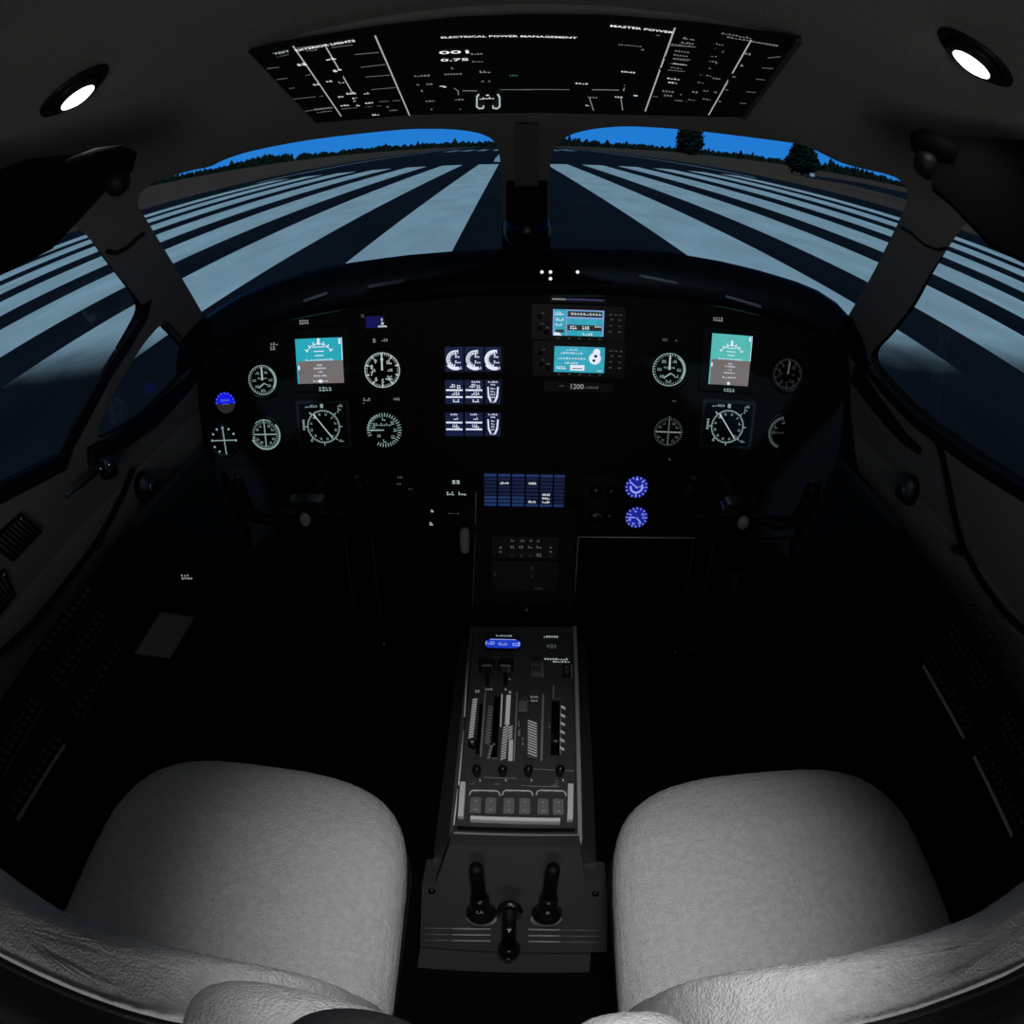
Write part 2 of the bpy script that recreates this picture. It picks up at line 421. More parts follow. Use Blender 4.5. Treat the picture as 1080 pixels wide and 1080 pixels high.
tag(m_.build('airfield_light_box', mat('white_box', (.8, .8, .75), .6), mw=EXT @ Matrix.Translation((xm, ym, 0))), 'small pale airfield box on the grass at the foot of the fir', 'box')
xm, ym = ground(527.5, 170.5)
m_ = MB(); m_.prism([(-.7, 0), (.5, 0), (.5, .5), (.15, 1.0), (-.1, .95), (-.6, .4)], -.3, .3)
tag(m_.build('runway_marker', MAT['white_box'], mw=EXT @ Matrix.Translation((xm, ym, -.05)) @ Matrix.Rotation(PI / 2, 4, 'X')), 'small white marker on the runway at the stripe end, left of the center post', 'marker')

# ================================================================== COCKPIT SHELL
def lerp_tab(tab, x):
    if x <= tab[0][0]: return tab[0][1]
    for (a, b), (c, d_) in zip(tab, tab[1:]):
        if x <= c:
            t = (x - a) / (c - a); t = t * t * (3 - 2 * t) * .35 + t * .65
            return b + (d_ - b) * t
    return tab[-1][1]
ZT = [(-1.2, .27), (.1, .27), (.45, .235), (.74, .147), (1.0, .066), (1.15, .02), (1.5, -.10), (1.9, -.36), (2.1, -.55)]
WT = [(-1.2, .86), (.7, .84), (1.35, .825), (1.55, .80), (1.8, .70), (2.1, .52)]
NX = 2.6; ZC = -.6
def shell(Y, s):
    """point of the fuselage lining: Y station, s = -1..1 from left to right round the roof, relative to the eye"""
    W = lerp_tab(WT, Y); Ht = lerp_tab(ZT, Y) - ZC
    a = s * PI / 2 * 1.62                            # goes below the belt line
    x = math.copysign(abs(math.sin(a)) ** (2 / NX), a) * W if abs(a) <= PI / 2 else math.copysign(W * (1 - .10 * ((abs(a) - PI / 2) ** 2)), a)
    c = math.cos(a)
    z = ZC + Ht * c ** (2 / NX) if c > 0 else ZC - .85 * math.sin(abs(a) - PI / 2) / math.sin(PI / 2 * .62)
    return Vector((x, Y, z)) + EYE
def inside(p):
    """signed: >0 outside lining"""
    Y = p.y; W = lerp_tab(WT, Y); Ht = lerp_tab(ZT, Y) - ZC; x = p.x; z = p.z - EYE.z
    if z >= ZC: return (abs(x) / W) ** NX + ((z - ZC) / Ht) ** NX - 1
    return abs(x) / W - 1
def shell_hit(px, py):
    d = ray(px, py); t0 = .05
    t = t0
    while t < 3.0:
        t += .01
        if inside(EYE + d * t) > 0: break
    a, b = t - .01, t
    for _ in range(30):
        m = (a + b) / 2
        if inside(EYE + d * m) > 0: b = m
        else: a = m
    return EYE + d * a
def param(p):
    Y = p.y; W = lerp_tab(WT, Y); Ht = lerp_tab(ZT, Y) - ZC; z = p.z - EYE.z
    if z >= ZC:
        sa = (abs(p.x) / W) ** (NX / 2); ca = (max(0, z - ZC) / Ht) ** (NX / 2)
        a = math.atan2(sa, ca)
    else: a = PI / 2 + math.asin(min(1, (ZC - z) / .85 * math.sin(PI / 2 * .62)))
    return (Y, math.copysign(a, p.x) / (PI / 2 * 1.62))
def shell_nrm(p):
    Y, s = param(p); e_ = 1e-3
    a = shell(Y + e_, s) - shell(Y - e_, s); b = shell(Y, s + e_) - shell(Y, s - e_)
    n = a.cross(b).normalized()
    c = Vector((0, Y, EYE.z - .4)) - p
    return n if n.dot(c) > 0 else -n
def dens(pts, closed=True, step=14):
    out = []
    n = len(pts)
    for i in range(n if closed else n - 1):
        a, b = pts[i], pts[(i + 1) % n]; k = max(1, int(math.hypot(b[0] - a[0], b[1] - a[1]) / step))
        for j in range(k): out.append((a[0] + (b[0] - a[0]) * j / k, a[1] + (b[1] - a[1]) * j / k))
    if not closed: out.append(pts[-1])
    return out
WIN = {
 'window_1': [(529, 285), (530, 230), (529, 180), (526, 158), (519, 146), (503, 139.5), (475, 136), (430, 136), (380, 141), (330, 147), (290, 154), (258, 161), (235, 169), (222, 176), (200, 180), (172, 189), (155, 196), (146, 207), (145, 217), (152, 228), (160, 241), (190, 290), (214, 331), (225, 350), (300, 335), (400, 310)],
 'window_2': [(581, 285), (580, 230), (580, 175), (582, 162), (589, 150), (603, 141), (628, 135.5), (660, 133), (700, 135), (740, 138.5), (800, 146), (838, 151), (850, 153.5), (865, 161), (885, 171), (905, 177), (933, 183), (947, 188), (956, 197), (958, 208), (953, 222), (945, 240), (920, 290), (897, 329), (885, 350), (800, 335), (700, 305)],
 'window_3': [(75, 238), (86, 243), (95, 252), (120, 285), (148, 318), (152, 332), (135, 362), (115, 395), (95, 430), (75, 468), (62, 487), (30, 502), (0, 517), (-60, 545), (-90, 400), (-60, 262), (20, 230)],
 'window_4': [(170, 341), (180, 351), (205, 378), (190, 400), (160, 432), (130, 452), (104, 464), (103, 452), (112, 430), (125, 405), (137, 385), (152, 362)],
 'window_5': [(1016, 236), (1008, 250), (985, 281), (960, 325), (938, 352), (918, 372), (920, 386), (938, 406), (970, 438), (1030, 480), (1080, 511), (1140, 545), (1160, 400), (1140, 250), (1060, 225)],
}
holes = {}
for k, pts in WIN.items():
    sm = pts
    for _ in range(2): sm = [q for i in range(len(sm)) for q in ((sm[i][0] * .8 + sm[(i + 1) % len(sm)][0] * .2, sm[i][1] * .8 + sm[(i + 1) % len(sm)][1] * .2), (sm[i][0] * .2 + sm[(i + 1) % len(sm)][0] * .8, sm[i][1] * .2 + sm[(i + 1) % len(sm)][1] * .8))]
    holes[k] = [param(shell_hit(*p)) for p in dens(sm)]
def in_poly(p, poly):
    c = False; n = len(poly); x, y = p
    for i in range(n):
        a, b = poly[i], poly[i - 1]
        if (a[1] > y) != (b[1] > y) and x < (b[0] - a[0]) * (y - a[1]) / (b[1] - a[1]) + a[0]: c = not c
    return c
V = []; ED = []
for k, h in holes.items():
    o = len(V); V += [Vector(p) for p in h]; ED += [(o + i, o + (i + 1) % len(h)) for i in range(len(h))]
YS = [-1.1 + .0425 * i for i in range(75)]; SS = [-1 + 2 * i / 84 for i in range(85)]
o = len(V)
border = [(YS[0], s) for s in SS] + [(y, 1) for y in YS[1:]] + [(YS[-1], s) for s in reversed(SS[:-1])] + [(y, -1) for y in reversed(YS[1:-1])]
V += [Vector(p) for p in border]; ED += [(o + i, o + (i + 1) % len(border)) for i in range(len(border))]
o = len(V); SW = .62
for sgn in (-1, 1):                                # seam between roof lining and side walls
    o = len(V); L_ = [(YS[0] + 1e-4, sgn * SW)]
HP = np.array([p for h in holes.values() for p in h])
for y in YS[1:-1]:
    for s in SS[1:-1]:
        if np.hypot(HP[:, 0] - y, HP[:, 1] - s).min() > .009: V.append(Vector((y, s)))
vo, eo, fo, _, _, _ = geometry.delaunay_2d_cdt(V, ED, [], 1, 1e-5)
keep = []
for f in fo:
    cx = sum(vo[i][0] for i in f) / len(f); cy = sum(vo[i][1] for i in f) / len(f)
    if any(in_poly((cx, cy), h) for h in holes.values()): continue
    keep.append((f, cx, cy))
def shell_part(name, test, material):
    idx = {}; vs = []; fs = []
    for f, cx, cy in keep:
        if not test(cx, cy): continue
        g = []
        for i in f:
            if i not in idx: idx[i] = len(vs); vs.append(shell(vo[i][0], vo[i][1]))
            g.append(idx[i])
        fs.append(g)
    n0 = len(vs); fixed = []
    for g in fs:                                       # inner face looks into the cabin
        a, b, c = (vs[k] for k in g[:3]); mid_ = (a + b + c) / 3
        fixed.append(g if (b - a).cross(c - a).dot(Vector((0, mid_.y, EYE.z - .4)) - mid_) > 0 else g[::-1])
    vs += [v - shell_nrm(v) * .022 for v in vs]
    edge = {}
    for g in fixed:
        for k in range(len(g)): edge[(g[k], g[(k + 1) % len(g)])] = 1
    rim = [(b, a, a + n0, b + n0) for (a, b) in edge if (b, a) not in edge]
    outer = [[k + n0 for k in reversed(g)] for g in fixed]
    me = bpy.data.meshes.new(name); me.from_pydata(vs, [], fixed + outer + rim); me.materials.append(material); me.materials.append(visormat)
    me.polygons.foreach_set('material_index', [0] * (2 * len(fixed)) + [1] * len(rim))
    me.polygons.foreach_set('use_smooth', [True] * (2 * len(fixed)) + [False] * len(rim)); me.update()
    ob = bpy.data.objects.new(name, me); COL.objects.link(ob); tag(ob, kind='structure')
    es = ob.modifiers.new('edges', 'EDGE_SPLIT'); es.split_angle = math.radians(50)
    return ob
shell_part('ceiling', lambda y, s: abs(s) < SW, headliner)
shell_part('wall_left', lambda y, s: s <= -SW, wallmat)
shell_part('wall_right', lambda y, s: s >= SW, wallmat)
# panes
glass = bpy.data.materials.new('window_glass'); glass.use_nodes = True
n = glass.node_tree; n.nodes.clear()
tr = n.nodes.new('ShaderNodeBsdfTransparent'); gl = n.nodes.new('ShaderNodeBsdfGlossy'); mx = n.nodes.new('ShaderNodeMixShader'); ou = n.nodes.new('ShaderNodeOutputMaterial')
tr.inputs[0].default_value = (.97, .98, .98, 1); gl.inputs['Roughness'].default_value = .02; mx.inputs[0].default_value = .03
n.links.new(tr.outputs[0], mx.inputs[1]); n.links.new(gl.outputs[0], mx.inputs[2]); n.links.new(mx.outputs[0], ou.inputs[0])
for k, h in holes.items():
    vv, ee, ff, *_ = geometry.delaunay_2d_cdt([Vector(p) for p in h] + [Vector((y, s)) for y in YS for s in SS if in_poly((y, s), h)], [(i, (i + 1) % len(h)) for i in range(len(h))], [], 1, 1e-5)
    ff = [f for f in ff if in_poly((sum(vv[i][0] for i in f) / 3, sum(vv[i][1] for i in f) / 3), h)]
    m_ = MB(); P_ = [shell(v[0], v[1]) for v in vv]
    P_ = [p - shell_nrm(p) * .012 for p in P_]
    m_.add(P_, ff, True); tag(m_.build(k, glass), kind='structure')

# dark rubber seals along window edges
def ribbon(mb_, pts, wd, lift=.004, th=.006):
    """strip lying on the lining along pixel-traced points, real width wd"""
    P_ = [shell_hit(*p) for p in dens(pts, False, 10)]
    W_ = wd if callable(wd) else (lambda t: wd)
    vs = []; fs = []
    for i, p in enumerate(P_):
        t = (P_[min(i + 1, len(P_) - 1)] - P_[max(i - 1, 0)]).normalized(); nn = shell_nrm(p); b = t.cross(nn).normalized()
        h_ = W_(i / max(1, len(P_) - 1)) / 2
        for u_, l_ in ((-h_, 0), (-h_ * .8, th), (h_ * .8, th), (h_, 0)): vs.append(p + b * u_ + nn * (l_ + lift - .004))
    for i in range(len(P_) - 1):
        for k in range(4): fs.append((i * 4 + k, i * 4 + (k + 1) % 4, (i + 1) * 4 + (k + 1) % 4, (i + 1) * 4 + k))
    fs += [(0, 1, 2, 3), tuple(len(vs) - 4 + k for k in (3, 2, 1, 0))]
    mb_.add(vs, fs)
m_ = MB(); ribbon(m_, [(152, 320), (149, 336), (134, 361), (113, 392), (94, 427), (75, 461), (62, 488)], .042, th=.006)
ribbon(m_, [(66, 486), (34, 502), (0, 519), (-50, 545)], .038, th=.012)
tag(m_.build('trim_1', black), kind='structure')
m_ = MB(); ribbon(m_, [(212, 380), (192, 407), (160, 441), (128, 464), (92, 482)], lambda t: .05 - .012 * t, th=.015)
tag(m_.build('trim_2', black), kind='structure')
m_ = MB(); ribbon(m_, [(914, 384), (935, 410), (968, 444), (1028, 487), (1080, 519), (1130, 550)], .030, th=.012)
tag(m_.build('trim_3', black), kind='structure')
m_ = MB(); ribbon(m_, [(904, 395), (925, 425), (955, 462), (972, 476)], lambda t: .06 - .045 * t, th=.012)
tag(m_.build('trim_4', black), kind='structure')
m_ = MB()
ribbon(m_, [(171, 339), (182, 349), (208, 378)], .010, th=.004)
tag(m_.build('trim_5', greyplast), kind='structure')

m_ = MB(); ribbon(m_, [(885, 352), (889, 400), (889, 436), (894, 480), (900, 508), (918, 530)], .075, th=.006); tag(m_.build('trim_6', black), kind='structure')
m_ = MB(); ribbon(m_, [(222, 348), (212, 372), (205, 400)], .05, th=.006); tag(m_.build('trim_7', black), kind='structure')
# floor, bulkheads
m_ = MB(); m_.box(-.9, .9, -1.15, 2.1, -.05, 0); tag(m_.build('floor', carpet), kind='structure')
m_ = MB(); m_.box(-.95, .95, -1.17, -1.12, -.05, 1.9); tag(m_.build('wall_back', greyplast), kind='structure')
m_ = MB(); m_.box(-.80, .80, 1.68, 1.72, 0, 1.0); m_.box(-.66, .66, 1.72, 2.04, .9, 1.0); tag(m_.build('wall_front', black), kind='structure')

# ================================================================== CABIN DOME LIGHT (above the seats) and reading lights
t = empty('dome_light', 'round white dome light on the ceiling above the pilot seats', 'ceiling light', loc=(0.05, .10, EYE.z + .262))
m_ = MB(); m_.lathe([(.085, .004), (.085, -.008), (.07, -.014), (.062, -.012)]); m_.build('bezel', greyplast, t)
m_ = MB(); m_.lathe([(.062, -.010), (.055, -.02), (.03, -.026), (.0005, -.028)]); m_.build('lens', emat('dome_lens', (1, 1, 1), 1.0), t)
ld = bpy.data.lights.new('dome_light_bulb', 'SPOT'); ld.energy = CABIN_W; ld.spot_size = math.radians(55); ld.spot_blend = 1.0; ld.shadow_soft_size = .05
lo = bpy.data.objects.new('dome_light_bulb', ld); COL.objects.link(lo); lo.parent = t; lo.location = (0, 0, -.05)
lo.rotation_euler = (Vector((.035, .39, -.95)) - Vector((0.05, .10, .212))).to_track_quat('-Z', 'Y').to_euler()

def reading_light(px, py, label, aim):
    p = shell_hit(px, py); d_ = ray(px, py); sg_ = 1 if px < 540 else -1
    w_ = (ray(px + sg_ * 9.5, py + 17) - d_); w_ = (w_ - d_ * w_.dot(d_)).normalized()
    nn = (d_ * (-.33 if px < 540 else -.37) + w_ * .935).normalized(); p = p + nn * .011      # the eyeball is swivelled inboard
    u_ = d_.cross(w_).normalized(); u_ = (u_ - nn * u_.dot(nn)).normalized(); v_ = nn.cross(u_)
    mw = Matrix.Identity(4)
    for r in range(3): mw[r][0] = u_[r]; mw[r][1] = v_[r]; mw[r][2] = nn[r]; mw[r][3] = p[r]
    t_ = empty('reading_light', label, 'ceiling light', mw=mw, group=None)
    a = MB(); a.lathe([(.041, 0), (.041, .003), (.036, .006), (.031, .003), (.029, 0)], n=36); a.build('bezel', bezelmat, t_)
    a = MB(); a.lathe([(.029, 0), (.027, .006), (.021, .011), (.019, .011)], n=32); a.build('swivel_ball', bezelmat, t_)
    a = MB(); a.lathe([(.021, .009), (.021, .0115), (.014, .0145), (.0003, .0155)], n=32, sx=.95); a.build('lens', emat('reading_lens', (1, 1, .98), 3.0), t_)
    l_ = bpy.data.lights.new('reading_bulb', 'SPOT'); l_.energy = LAMP_W; l_.spot_size = math.radians(120); l_.spot_blend = .9; l_.shadow_soft_size = .015
    lo_ = bpy.data.objects.new('reading_bulb', l_); COL.objects.link(lo_)
    src = p + nn * .03; dr = (Vector(aim) - src).normalized()
    lo_.matrix_world = Matrix.Translation(src) @ dr.to_track_quat('-Z', 'Y').to_matrix().to_4x4()
    wm = lo_.matrix_world.copy(); lo_.parent = t_; lo_.matrix_parent_inverse = mw.inverted(); lo_.matrix_world = wm
reading_light(73, 87, 'lit oval reading light in a dark bezel on the ceiling, left one', (-.35, .45, .6))
reading_light(1034, 51, 'lit oval reading light in a dark bezel on the ceiling, right one', (.35, .45, .6))

exec_parts = True
# ================================================================== GLARESHIELD AND MAIN PANEL
GP = Plane(EYE + Vector((0, 1.44, -.25)), (1, 0, 0), (0, 0, 1))
sil = [(200, 349), (212, 338), (226, 328), (243, 317), (262, 307), (282, 299), (320, 287), (370, 277), (430, 269), (480, 265), (541, 262), (600, 262), (660, 262.5), (705, 266), (760, 275.5), (800, 285), (840, 297), (862, 306), (882, 319), (894, 332), (902, 347)]
ridge = [GP.hit(*p) for p in sil]
vs = []; fs = []
prof = [(.50, -.16), (.25, -.055), (.08, -.012), (0, 0), (-.035, -.006), (-.07, -.026), (-.092, -.052), (-.098, -.078), (-.085, -.086), (.0, -.07)]
for p in ridge:
    f = abs(p.x) / .7; pull = -.10 * f ** 3 * 0
    for dy, dz in prof: vs.append((p.x * (1 - .22 * max(0, dy) / .5), p.y + dy + pull, p.z + dz))
k = len(prof)
for i in range(len(ridge) - 1):
    for j in range(k - 1): fs.append((i * k + j, (i + 1) * k + j, (i + 1) * k + j + 1, i * k + j + 1))
gs = empty('glareshield', 'long black curved glareshield hood over the instrument panel', 'dashboard', loc=(0, 0, 0))
m_ = MB(); m_.add(vs, fs, True); m_.build('hood', glaremat, gs)
PP = Plane(EYE + Vector((0, 1.47, -.6)), (1, 0, 0), (0, .12, 1))
LIP = Plane(EYE + Vector((0, 1.345, -.31)), (1, 0, 0), (0, .25, 1))
for a, b in (((388, 303), (427, 296)), ((674, 291), (715, 299)), ((764, 312), (803, 324)), ((320, 318), (346, 309))):
    m_ = MB(); p0, p1 = LIP.hit(*a), LIP.hit(*b)
    m_.tube([p0, p0 + (p1 - p0) * .04, p1 - (p1 - p0) * .04, p1], [.003, .0065, .0065, .003], flat=.6); m_.build('vent_slot', greyplast, gs)
for a in ((571.5, 287), (580.5, 287), (580.5, 294), (609, 287)):
    h_ = PP.uv(*a); m_ = MB(); c = PP.at(h_[0], h_[1], .02)
    q_ = LIP.hit(*a); m_.lathe([(.0034, 0), (.0034, .003), (.0024, .0045), (.0004, .005)], n=14)
    m_.build('indicator_lamp', E_bright, gs, mw=LIP.frame(q_ + LIP.n * .002))

# main panel slab
ip = empty('instrument_panel', 'wide black instrument panel carrying all dials and screens', 'instrument panel', mw=PP.frame(PP.o))
L_px = [(206, 352), (222, 338), (250, 322), (300, 302), (370, 288), (480, 275), (600, 272), (700, 276), (800, 295), (862, 315), (894, 340), (905, 436), (911, 480), (915, 515), (905, 566), (640, 566), (610, 566), (500, 566), (300, 566), (205, 560), (200, 505), (207, 436)]
pts = [PP.uv(*p) for p in L_px]
m_ = MB(); m_.prism(list(reversed(pts)) if False else pts, -.03, 0); m_.build('panel_board', panelmat, ip)
def plocal(px, py, pl=PP): return pl.uv(px, py)
# recessed sub-panels outlines and screws
m_ = MB()
for (x0, y0, x1, y1) in ((445, 325, 565, 480), (567, 305, 660, 430), (670, 345, 850, 490), (225, 345, 440, 490)):
    a, b = plocal(x0, y1), plocal(x1, y0)
    m_.rbox(a[0], b[0], a[1], b[1], 0, .0025, r=.012)
m_.build('sub_panel', panelmat, ip)

S0 = PP.scale(540, 430) * 1.05          # metres per pixel on the panel
def inst(name, label, cat, px, py, group=None, pl=PP, lift=.0025):
    u_, v_ = pl.uv(px, py)
    return empty(name, label, cat, mw=pl.frame(pl.at(u_, v_, lift)), group=group)
HOST = {'markings': ('dial', 'blue_face', 'sky_ball'), 'symbology': ('screen',), 'digits': ('screen',), 'lit_legend': ('screen',), 'course_needle': ('screen',), 'code': ('body',), 'key_legend': ('body',)}
def art(parent, name, m_, mats):
    for hn in HOST.get(name, ()):
        for c in parent.children:
            if c.name.split('.')[0] == hn: return m_.build(name, mats, c)
    return m_.build(name, mats, parent)
def round_case(t, r):
    a = MB(); a.lathe([(r * 1.16, 0), (r * 1.16, .004), (r * 1.08, .006), (r * 1.0, .0035), (r * .99, .001)], n=40); a.build('bezel', bezelmat, t)
    a = MB(); a.lathe([(r, .0), (r, .0015), (.0004, .0015)], n=40); a.build('dial', dialmat, t)
Z1 = .0021
def knob(t, x, y, r, h=.012, name='knob', m=black):
    a = MB(); a.lathe([(r, .001), (r, h * .6), (r * .8, h), (.0004, h)], (x, y, 0), n=16); a.build(name, m, t)

def airspeed(px, py, rp, label, E, E2):
    t = inst('airspeed_indicator', label, 'gauge', px, py); r = rp * S0; round_case(t, r * 1.04)
    a = Art(); a.arc((0, 0), r * .93, -40, 320, r * .045, Z1, 60); a.ticks((0, 0), r * .78, r * .93, 0, 350, 36, r * .035, Z1)
    a.arc((0, 0), r * .86, -35, 55, r * .12, Z1)
    for ang, s in ((60, '20'), (125, '40'), (180, '35'), (225, '30'), (320, '10'), (0, '60')): a.blob((r * .56 * math.cos(math.radians(ang)), r * .56 * math.sin(math.radians(ang))), r * .26, r * .17, Z1, 3)
    a.blob((0, -r * .66), r * .34, r * .18, Z1, 3); a.blob((-r * .0, r * .12), r * .66, r * .1, Z1, 6); a.seg((-r * .3, -r * .5), (r * .1, -r * .2), r * .09, Z1); a.seg((r * .1, -r * .2), (r * .3, -r * .32), r * .06, Z1)
    art(t, 'markings', a, E)
    a = MB(); a.prism([(-r * .05, -r * .0), (r * .05, 0), (r * .045, r * .8), (0, r * .92), (-r * .045, r * .8)], .0026, .0032); a.build('needle', E2, t)
    return t
def altimeter(px, py, rp, label, E, E2, ang=90):
    t = inst('altimeter', label, 'gauge', px, py); r = rp * S0; round_case(t, r * 1.02)
    a = Art(); a.arc((0, 0), r * .94, 0, 360, r * .04, Z1, 60); a.ticks((0, 0), r * .80, r * .95, 0, 352.8, 50, r * .028, Z1); a.ticks((0, 0), r * .74, r * .95, 90, 450 - 36, 10, r * .06, Z1)
    for k in range(10):
        g = math.radians(90 - 36 * k)
        if k not in (2, 3): a.text(str(k), (r * .60 * math.cos(g), r * .60 * math.sin(g)), r * .22, Z1)
    a.blob((r * .38, r * .42), r * .3, r * .22, Z1, 3); a.blob((r * .42, 0), r * .28, r * .16, Z1, 3); a.blob((-r * .45, 0), r * .2, r * .16, Z1, 2); a.blob((r * .35, -r * .42), r * .4, r * .24, Z1, 4)
    art(t, 'markings', a, E)
    a = MB(); c, s = math.cos(math.radians(ang)), math.sin(math.radians(ang)); a.prism([(-r * .05 * s, r * .05 * c), (r * .05 * s, -r * .05 * c), (r * .8 * c + r * .04 * s, r * .8 * s - r * .04 * c), (r * .8 * c - r * .04 * s, r * .8 * s + r * .04 * c)][::-1], .0026, .0032); a.build('needle', E2, t)
    knob(t, r * .85, -r * .95, r * .12)
    return t
def vsi(px, py, rp, label, E, full=True):
    t = inst('vertical_speed_indicator', label, 'gauge', px, py); r = rp * S0; round_case(t, r * 1.02)
    a = Art(); a0, a1 = ((-115, 200) if full else (100, 250))
    a.ticks((0, 0), r * .76, r * .97, a0, a1, 34 if full else 16, r * .05, Z1)
    if full: a.arc((0, 0), r * .9, 110, 185, r * .05, Z1)
    else: a.arc((0, 0), r * .9, 100, 250, r * .05, Z1)
    for g in ((90, 40, 0, -40, -90, 160) if full else (100, 150, 180)):
        gr = math.radians(g); a.blob((r * .62 * math.cos(gr), r * .62 * math.sin(gr)), r * .2, r * .2, Z1, 2)
    if full:
        a.blob((-r * .12, r * .32), r * 1.0, r * .16, Z1, 7); a.blob((-r * .3, -r * .33), r * .2, r * .14, Z1, 2)
    art(t, 'markings', a, E)
    a = MB(); a.prism([(-r * .75, -r * .05), (r * .0, -r * .03), (r * .0, r * .03), (-r * .75, r * .05)], .0026, .0032); a.build('needle', E if full else E_faint, t)
    return t
def rmi(px, py, rp, label, E, E2, cross=True, heavy=True):
    t = inst('radio_magnetic_indicator', label, 'gauge', px, py); r = rp * S0; round_case(t, r)
    a = Art(); a.ticks((0, 0), r * .70, r * .86, 0, 350, 36, r * .035, Z1)
    for g in range(0, 360, 30):
        if g % 90: gr = math.radians(g); a.blob((r * .58 * math.cos(gr), r * .58 * math.sin(gr)), r * .2, r * .16, Z1, 2)
    if heavy:
        a.arc((0, 0), r * .93, 200, 400, r * .1, Z1); a.arc((0, 0), r * .9, 60, 130, r * .05, Z1); a.blob((-r * .85, -r * .3), r * .25, r * .45, Z1, 2); a.blob((-r * .3, -r * .97), r * .25, r * .2, Z1, 2)
    art(t, 'markings', a, E)
    a = MB(); a.box(-r * .75, r * .75, -r * .035, r * .035, .0026, .0030); a.build('needle', E2, t)
    a = MB(); a.box(-r * .035, r * .035, -r * .8, r * .95, .0031, .0035); a.build('needle', E, t)
    return t
def adi(px, py, x0, y0, x1, y1, label, Esky, lab_dx, seed):
    t = inst('attitude_display', label, 'display screen', px, py)
    c = PP.uv(px, py)
    a = MB(); o_ = rrect(62 * S0, 66 * S0, .006); a.prism(o_, 0, .006, ch=.0012); a.build('bezel', bezelmat, t)
    A, B = PP.uv(x0, y1), PP.uv(x1, y0); lx0, lx1, ly0, ly1 = A[0] - c[0], B[0] - c[0], A[1] - c[1], B[1] - c[1]; hy = (ly0 + ly1) / 2
    z = .0064
    wd = lx1 - lx0
    s = Art(); s.mi = 0; s.quad(lx0, lx1, hy, ly1, z); s.mi = 1; s.quad(lx0, lx1, ly0, hy, z); s.mi = 0; s.quad(lx0, lx0 + wd * .03, ly0, hy, z + .0001)
    art(t, 'screen', s, [Esky, E_brown])
    s = Art(); mx_, u = (lx0 + lx1) / 2, wd / 45
    s.arc((mx_, hy + 3 * u), 13 * u, 25, 155, .7 * u, z + .0003, 16)
    for g in (30, 50, 70, 90, 110, 130, 150): gr = math.radians(g); s.seg((mx_ + 12 * u * math.cos(gr), hy + 3 * u + 12 * u * math.sin(gr)), (mx_ + 15.5 * u * math.cos(gr), hy + 3 * u + 15.5 * u * math.sin(gr)), 1.0 * u, z + .0003)
    s.quad(mx_ - 1.2 * u, mx_ + 1.2 * u, hy + 15 * u, hy + 21 * u, z + .0003)
    for k_, yy in enumerate((13, 9, 5)): s.seg((mx_ - (6 - k_) * u, hy + yy * u), (mx_ + (6 - k_) * u, hy + yy * u), .8 * u, z + .0003)
    s.blob((mx_, hy + .9 * u), 27 * u, 1.6 * u, z + .0003, 12)
    for yy, wd_ in ((-4, 5), (-7, 12), (-10.5, 5), (-14, 13), (-19, 15)): s.blob((mx_, hy + yy * u), wd_ * u, 1.5 * u, z + .0003, max(3, int(wd_ / 2)))
    s.quad(mx_ - 1.5 * u, mx_ + 1.5 * u, ly0 + .5 * u, ly0 + 3.5 * u, z + .0003)
    s.quad(lx1 - 3.4 * u, lx1 - 1.6 * u, ly1 - 6 * u, ly1 - 1 * u, z + .0003); s.quad(lx0 + 1.5 * u, lx0 + 3 * u, hy - 8 * u, hy - 4 * u, z + .0003)
    s.quad(lx1 - .7 * u, lx1, hy, ly1, z + .0003)
    art(t, 'symbology', s, E_lcd)
    s = Art(); s.blob((lab_dx * u, ly0 - 5.5 * u), 13 * u, 4.2 * u, z + .0003, 4); art(t, 'legend', s, E_cyan)
    return t
